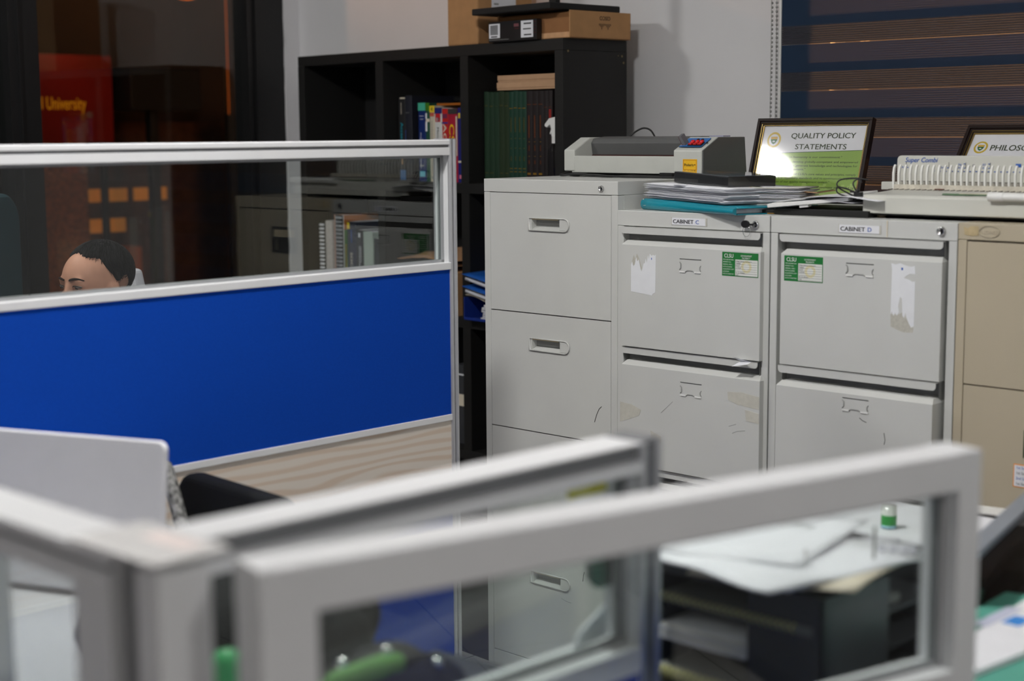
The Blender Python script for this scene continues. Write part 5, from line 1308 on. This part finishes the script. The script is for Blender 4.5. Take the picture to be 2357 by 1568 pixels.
man = thing('person', 'seated man with short black hair, seen from the eyes up behind the blue partition', 'person', (EYE[0], EYE[1], 0), rz=radians(8))
HT = Matrix.Translation((0, 0, EYE[2])) @ Matrix.Rotation(radians(5), 4, 'X') @ Matrix.Scale(.935, 4)
bod = MB()
# head (eye line at local z = 0, face towards -y)
bod.ell((0, .018, .022), (.076, .094, .076), SKIN, M=HT, nu=32, nv=20)
bod.ell((0, -.018, .012), (.068, .076, .080), SKIN, M=HT, nu=32, nv=20)
bod.ell((0, -.022, -.050), (.060, .072, .068), SKIN, M=HT, nu=28, nv=18)
bod.ell((0, -.050, -.092), (.034, .036, .026), SKIN, M=HT)
for s in (-1, 1):
    bod.ell((s * .027, -.080, .018), (.021, .012, .009), SKIN, M=HT)
    bod.ell((s * .043, -.062, -.036), (.024, .024, .022), SKIN, M=HT)
    bod.ell((s * .031, -.0770, .0060), (.0165, .0125, .0075), SKIN, M=HT)
    bod.ell((s * .074, .002, -.030), (.007, .017, .030), SKIN, M=HT @ Matrix.Translation((0, 0, 0)))
    bod.ell((s * .078, .012, -.022), (.005, .010, .022), SKIN, M=HT)
    bod.ell((s * .012, -.104, -.044), (.008, .010, .008), SKIN, M=HT)
chain(bod, [(0, -.086, .012), (0, -.096, -.012), (0, -.113, -.040)], [.0085, .0095, .0120], HT)
bod.ell((0, -.094, -.068), (.024, .010, .006), SKIN, M=HT); bod.ell((0, -.090, -.079), (.021, .011, .007), SKIN, M=HT)
# neck and body under the clothes, arms to the desk in front
zs = EYE[2] - .245
chain(bod, [(0, .030, EYE[2] - .09), (0, .050, zs + .02)], [.053, .058])
bod.ell((0, .06, zs - .16), (.165, .105, .22), SKIN); bod.ell((0, .07, zs - .36), (.15, .11, .16), SKIN)
bod.ell((0, .06, zs - .02), (.17, .06, .055), SKIN)
hands = []
for s in (-1, 1):
    sh, el, wr_ = (s * .175, .05, zs - .03), (s * .235, -.06, zs - .28), (s * .12, -.30, zs - .24)
    chain(bod, [sh, el], [.056, .042]); chain(bod, [el, wr_], [.040, .027])
    pm = (s * .10, -.365, zs - .245)
    chain(bod, [wr_, pm], [.027, .026]); bod.ell((pm[0], pm[1], pm[2]), (.040, .045, .016), SKIN)
    for k in range(4):
        bx_ = pm[0] + (k - 1.5) * .0185; L_ = (.062, .074, .070, .054)[k if s > 0 else k]
        chain(bod, [(bx_, pm[1] - .030, pm[2] + .004), (bx_ + (k - 1.5) * .003, pm[1] - .030 - L_ * .5, pm[2] + .006), (bx_ + (k - 1.5) * .004, pm[1] - .030 - L_, pm[2] - .010)], [.0088, .0080, .0068])
    chain(bod, [(pm[0] - s * .030, pm[1] + .015, pm[2]), (pm[0] - s * .050, pm[1] - .012, pm[2] + .002), (pm[0] - s * .056, pm[1] - .038, pm[2] - .006)], [.011, .0098, .0080])
    chain(bod, [(s * .09, .05, zs - .46), (s * .12, -.34, zs - .44)], [.085, .060]); chain(bod, [(s * .12, -.34, zs - .44), (s * .12, -.30, .10)], [.055, .038])
    chain(bod, [(s * .12, -.28, .055), (s * .13, -.44, .045)], [.042, .034])
remeshed('body', bod, man, SKIN, .0048, 5)
# hair: closed cap that dips under the skin outside the hairline
hc = Vector((0, .022, .025)); hv = []; hf = []; NU, NV = 96, 64
def hair_mask(d):
    el = math.degrees(math.asin(max(-1, min(1, d.z)))); az = math.degrees(math.atan2(abs(d.x), -d.y))   # az 0 = front, 180 = back
    K = ((0, 39), (14, 36), (28, 31), (44, 35), (54, 33), (62, 16), (72, 2), (82, -14), (90, -19), (100, -10), (112, -5), (140, -36), (180, -40))
    for (a0, l0), (a1, l1) in zip(K, K[1:]):
        if a0 <= az <= a1: lim = l0 + (l1 - l0) * (az - a0) / (a1 - a0); break
    lim += 2.6 * noise.noise((d.x * 9, d.y * 9, 2)) + (3 * noise.noise((d.x * 30, d.y * 6, 7)) if az < 60 else 0)
    return max(0.0, min(1.0, (el - lim) / 7.0 + .5))
for j in range(NV + 1):
    t = pi * j / NV
    for i in range(NU):
        p = 2 * pi * i / NU; d = Vector((sin(t) * sin(p), -sin(t) * cos(p), cos(t)))
        a, b, c = (.0785, .0935, .0780)
        r = 1 / math.sqrt((d.x / a) ** 2 + (d.y / b) ** 2 + (d.z / c) ** 2)
        if d.y < 0: r *= (1 + .02 * max(0, d.z))
        k = hair_mask(d)
        full = r + .0045 + .004 * max(0, d.z) ** 1.5 + .0022 * noise.noise((d.x * 22, d.y * 22, d.z * 5)) + .0012 * noise.noise((d.x * 60, d.y * 20, d.z * 8))
        rr = (r - .016) * (1 - k) + full * k
        hv.append(tuple(hc + d * rr))
for j in range(NV):
    for i in range(NU):
        q = (i + 1) % NU; hf.append((j * NU + i, (j + 1) * NU + i, (j + 1) * NU + q, j * NU + q))
hm = MB(); hm.add(hv, hf, HAIR, True, M=HT)
rh = random.Random(11); STR = mat('hair_strand', (15, 14, 14), .6, spec=.25)
def hr(d, off):
    a, b, c = (.0785, .0935, .0780)
    return hc + d * (1 / math.sqrt((d.x / a) ** 2 + (d.y / b) ** 2 + (d.z / c) ** 2) + off)
cnt = 0
while cnt < 1800:
    az = radians(rh.uniform(-180, 180)); el = radians(rh.uniform(-38, 88))
    d = Vector((sin(az) * cos(el), -cos(az) * cos(el), sin(el))); k = hair_mask(d)
    if k < .25: continue
    edge = k < .999
    flow = Vector((.35 if d.x > 0 else -.35, -.55 if el > radians(30) else .15, -1.0)); flow = (flow - d * flow.dot(d)).normalized()
    L_ = rh.uniform(.010, .020) * (.55 if edge else 1.0)
    pts_ = []
    for q in range(4):
        dd = (d * .09 + flow * L_ * q / 3).normalized()
        kk = hair_mask(dd); off = .0045 * kk + .0012 + .004 * max(0, dd.z) ** 1.5 * kk - .0030 * (1 - kk) * (q / 3)
        pts_.append(tuple(hr(dd, off + .0012)))
    hm.tube(pts_, [.0005, .0005, .0004, .0002], STR, n=4, M=HT); cnt += 1
build('hair', hm, man)
LASH = mat('brow_lash_dark', (30, 24, 22), .7)
for s in (-1, 1):
    bw_ = MB(); P = [(s * .011, -.0935, .0195), (s * .020, -.0940, .0225), (s * .032, -.0905, .0240), (s * .042, -.0830, .0220), (s * .050, -.0740, .0175)]
    bw_.tube(arcp(P, 5), [.0012 + .0022 * sin(pi * min(1, .2 + i / 24)) for i in range(21)], mat('brow_brown', (44, 32, 28), .8, spec=.1), n=8, M=HT); build('eyebrow', bw_, man)
    ey = MB(); ey.ell((s * .0305, -.0805, .0010), (.0125, .0105, .0056), mat('eye_white', (150, 138, 130), .25, coat=.6), M=HT, nu=20, nv=12)
    ey.ell((s * .0300, -.0862, -.0010), (.0056, .0055, .0052), mat('iris_dark', (26, 18, 16), .1, coat=1.0), M=HT, nu=16, nv=10)
    build('eye', ey, man)
    el_ = MB(); el_.tube(arcp([(s * .0175, -.0890, .0010), (s * .024, -.0928, .0045), (s * .032, -.0922, .0050), (s * .040, -.0872, .0025), (s * .0455, -.0805, -.0010)], 5), .0013, LASH, n=6, M=HT)
    build('eyelashes', el_, man)
st_ = MB()
st_.ell((0, .06, zs - .16), (.180, .122, .235), SHIRT); st_.ell((0, .07, zs - .36), (.165, .128, .17), SHIRT); st_.ell((0, .06, zs - .02), (.188, .075, .062), SHIRT)
st_.cyl((0, .048, zs + .0), (0, .046, zs + .050), .070, SHIRT, r1=.062)
for s in (-1, 1):
    chain(st_, [(s * .178, .05, zs - .03), (s * .225, -.03, zs - .20)], [.068, .060])
remeshed('shirt', st_, man, SHIRT, .007, 4)
pt = MB()
for s in (-1, 1):
    chain(pt, [(s * .09, .06, zs - .46), (s * .12, -.34, zs - .44)], [.097, .072]); chain(pt, [(s * .12, -.34, zs - .44), (s * .12, -.30, .12)], [.066, .052])
pt.ell((0, .07, zs - .44), (.168, .135, .10), SHIRT)
remeshed('trousers', pt, man, mat('dark_trousers', (36, 36, 40), .85), .009, 4)
sh_ = MB()
for s in (-1, 1): chain(sh_, [(s * .12, -.27, .050), (s * .13, -.46, .042)], [.050, .041])
remeshed('shoes', sh_, man, BLACKP, .007, 3)
GF = mat('light_grey_fabric', (196, 194, 200), .8, var=.03, bump=.2, bscale=600)
def office_chair(label, loc, rz, fabric_m, bz0, bz1, head=False, w=.22):
    t = thing('office_chair', label, 'chair', loc, rz=rz)
    m = MB(); m.prism(m.rpoly(-w, w, -.22, .22, .07), .40, .455, fabric_m, axis='z'); build('seat', m, t, bevel=.02, seg=3)
    m = MB(); m.prism(m.rpoly(-w, w, bz0, bz1, .09, 8), .235, .285, fabric_m, axis='y'); build('backrest', m, t, bevel=.02, seg=3)
    build('back_support', MB().box(-.03, .03, .17, .31, .36, .40, BLACKP).box(-.03, .03, .285, .31, .38, bz0 + .2, BLACKP), t)
    build('column', MB().cyl((0, 0, .10), (0, 0, .40), .028, BLACKP), t)
    for i in range(5):
        a = 2 * pi * i / 5 + .3
        l = MB(); l.tube([(0, 0, .10), (.14 * cos(a), .14 * sin(a), .085), (.27 * cos(a), .27 * sin(a), .06)], .016, BLACKP)
        l.cyl((.27 * cos(a) - .02 * sin(a), .27 * sin(a) + .02 * cos(a), .028), (.27 * cos(a) + .02 * sin(a), .27 * sin(a) - .02 * cos(a), .028), .028, BLACKP)
        build('leg', l, t)
    if head:
        m = MB(); m.prism([(-.20, .0), (-.062, .0), (-.105, .16), (-.18, .16)], .245, .285, fabric_m, axis='y', M=Matrix.Translation((0, 0, bz1 - .01)))
        build('headrest', m, t, bevel=.012, seg=3)
    return t
office_chair('light grey high back chair the seated man sits in', (EYE[0] + .02, EYE[1] - .045, 0), radians(8), GF, .50, .93, True)
office_chair('dark teal high back chair at the left edge behind the partition glass', (-4.33, 1.92, 0), radians(-52), mat('dark_teal_fabric', (26, 58, 66), .8, var=.06), .55, 1.275, False, .25)
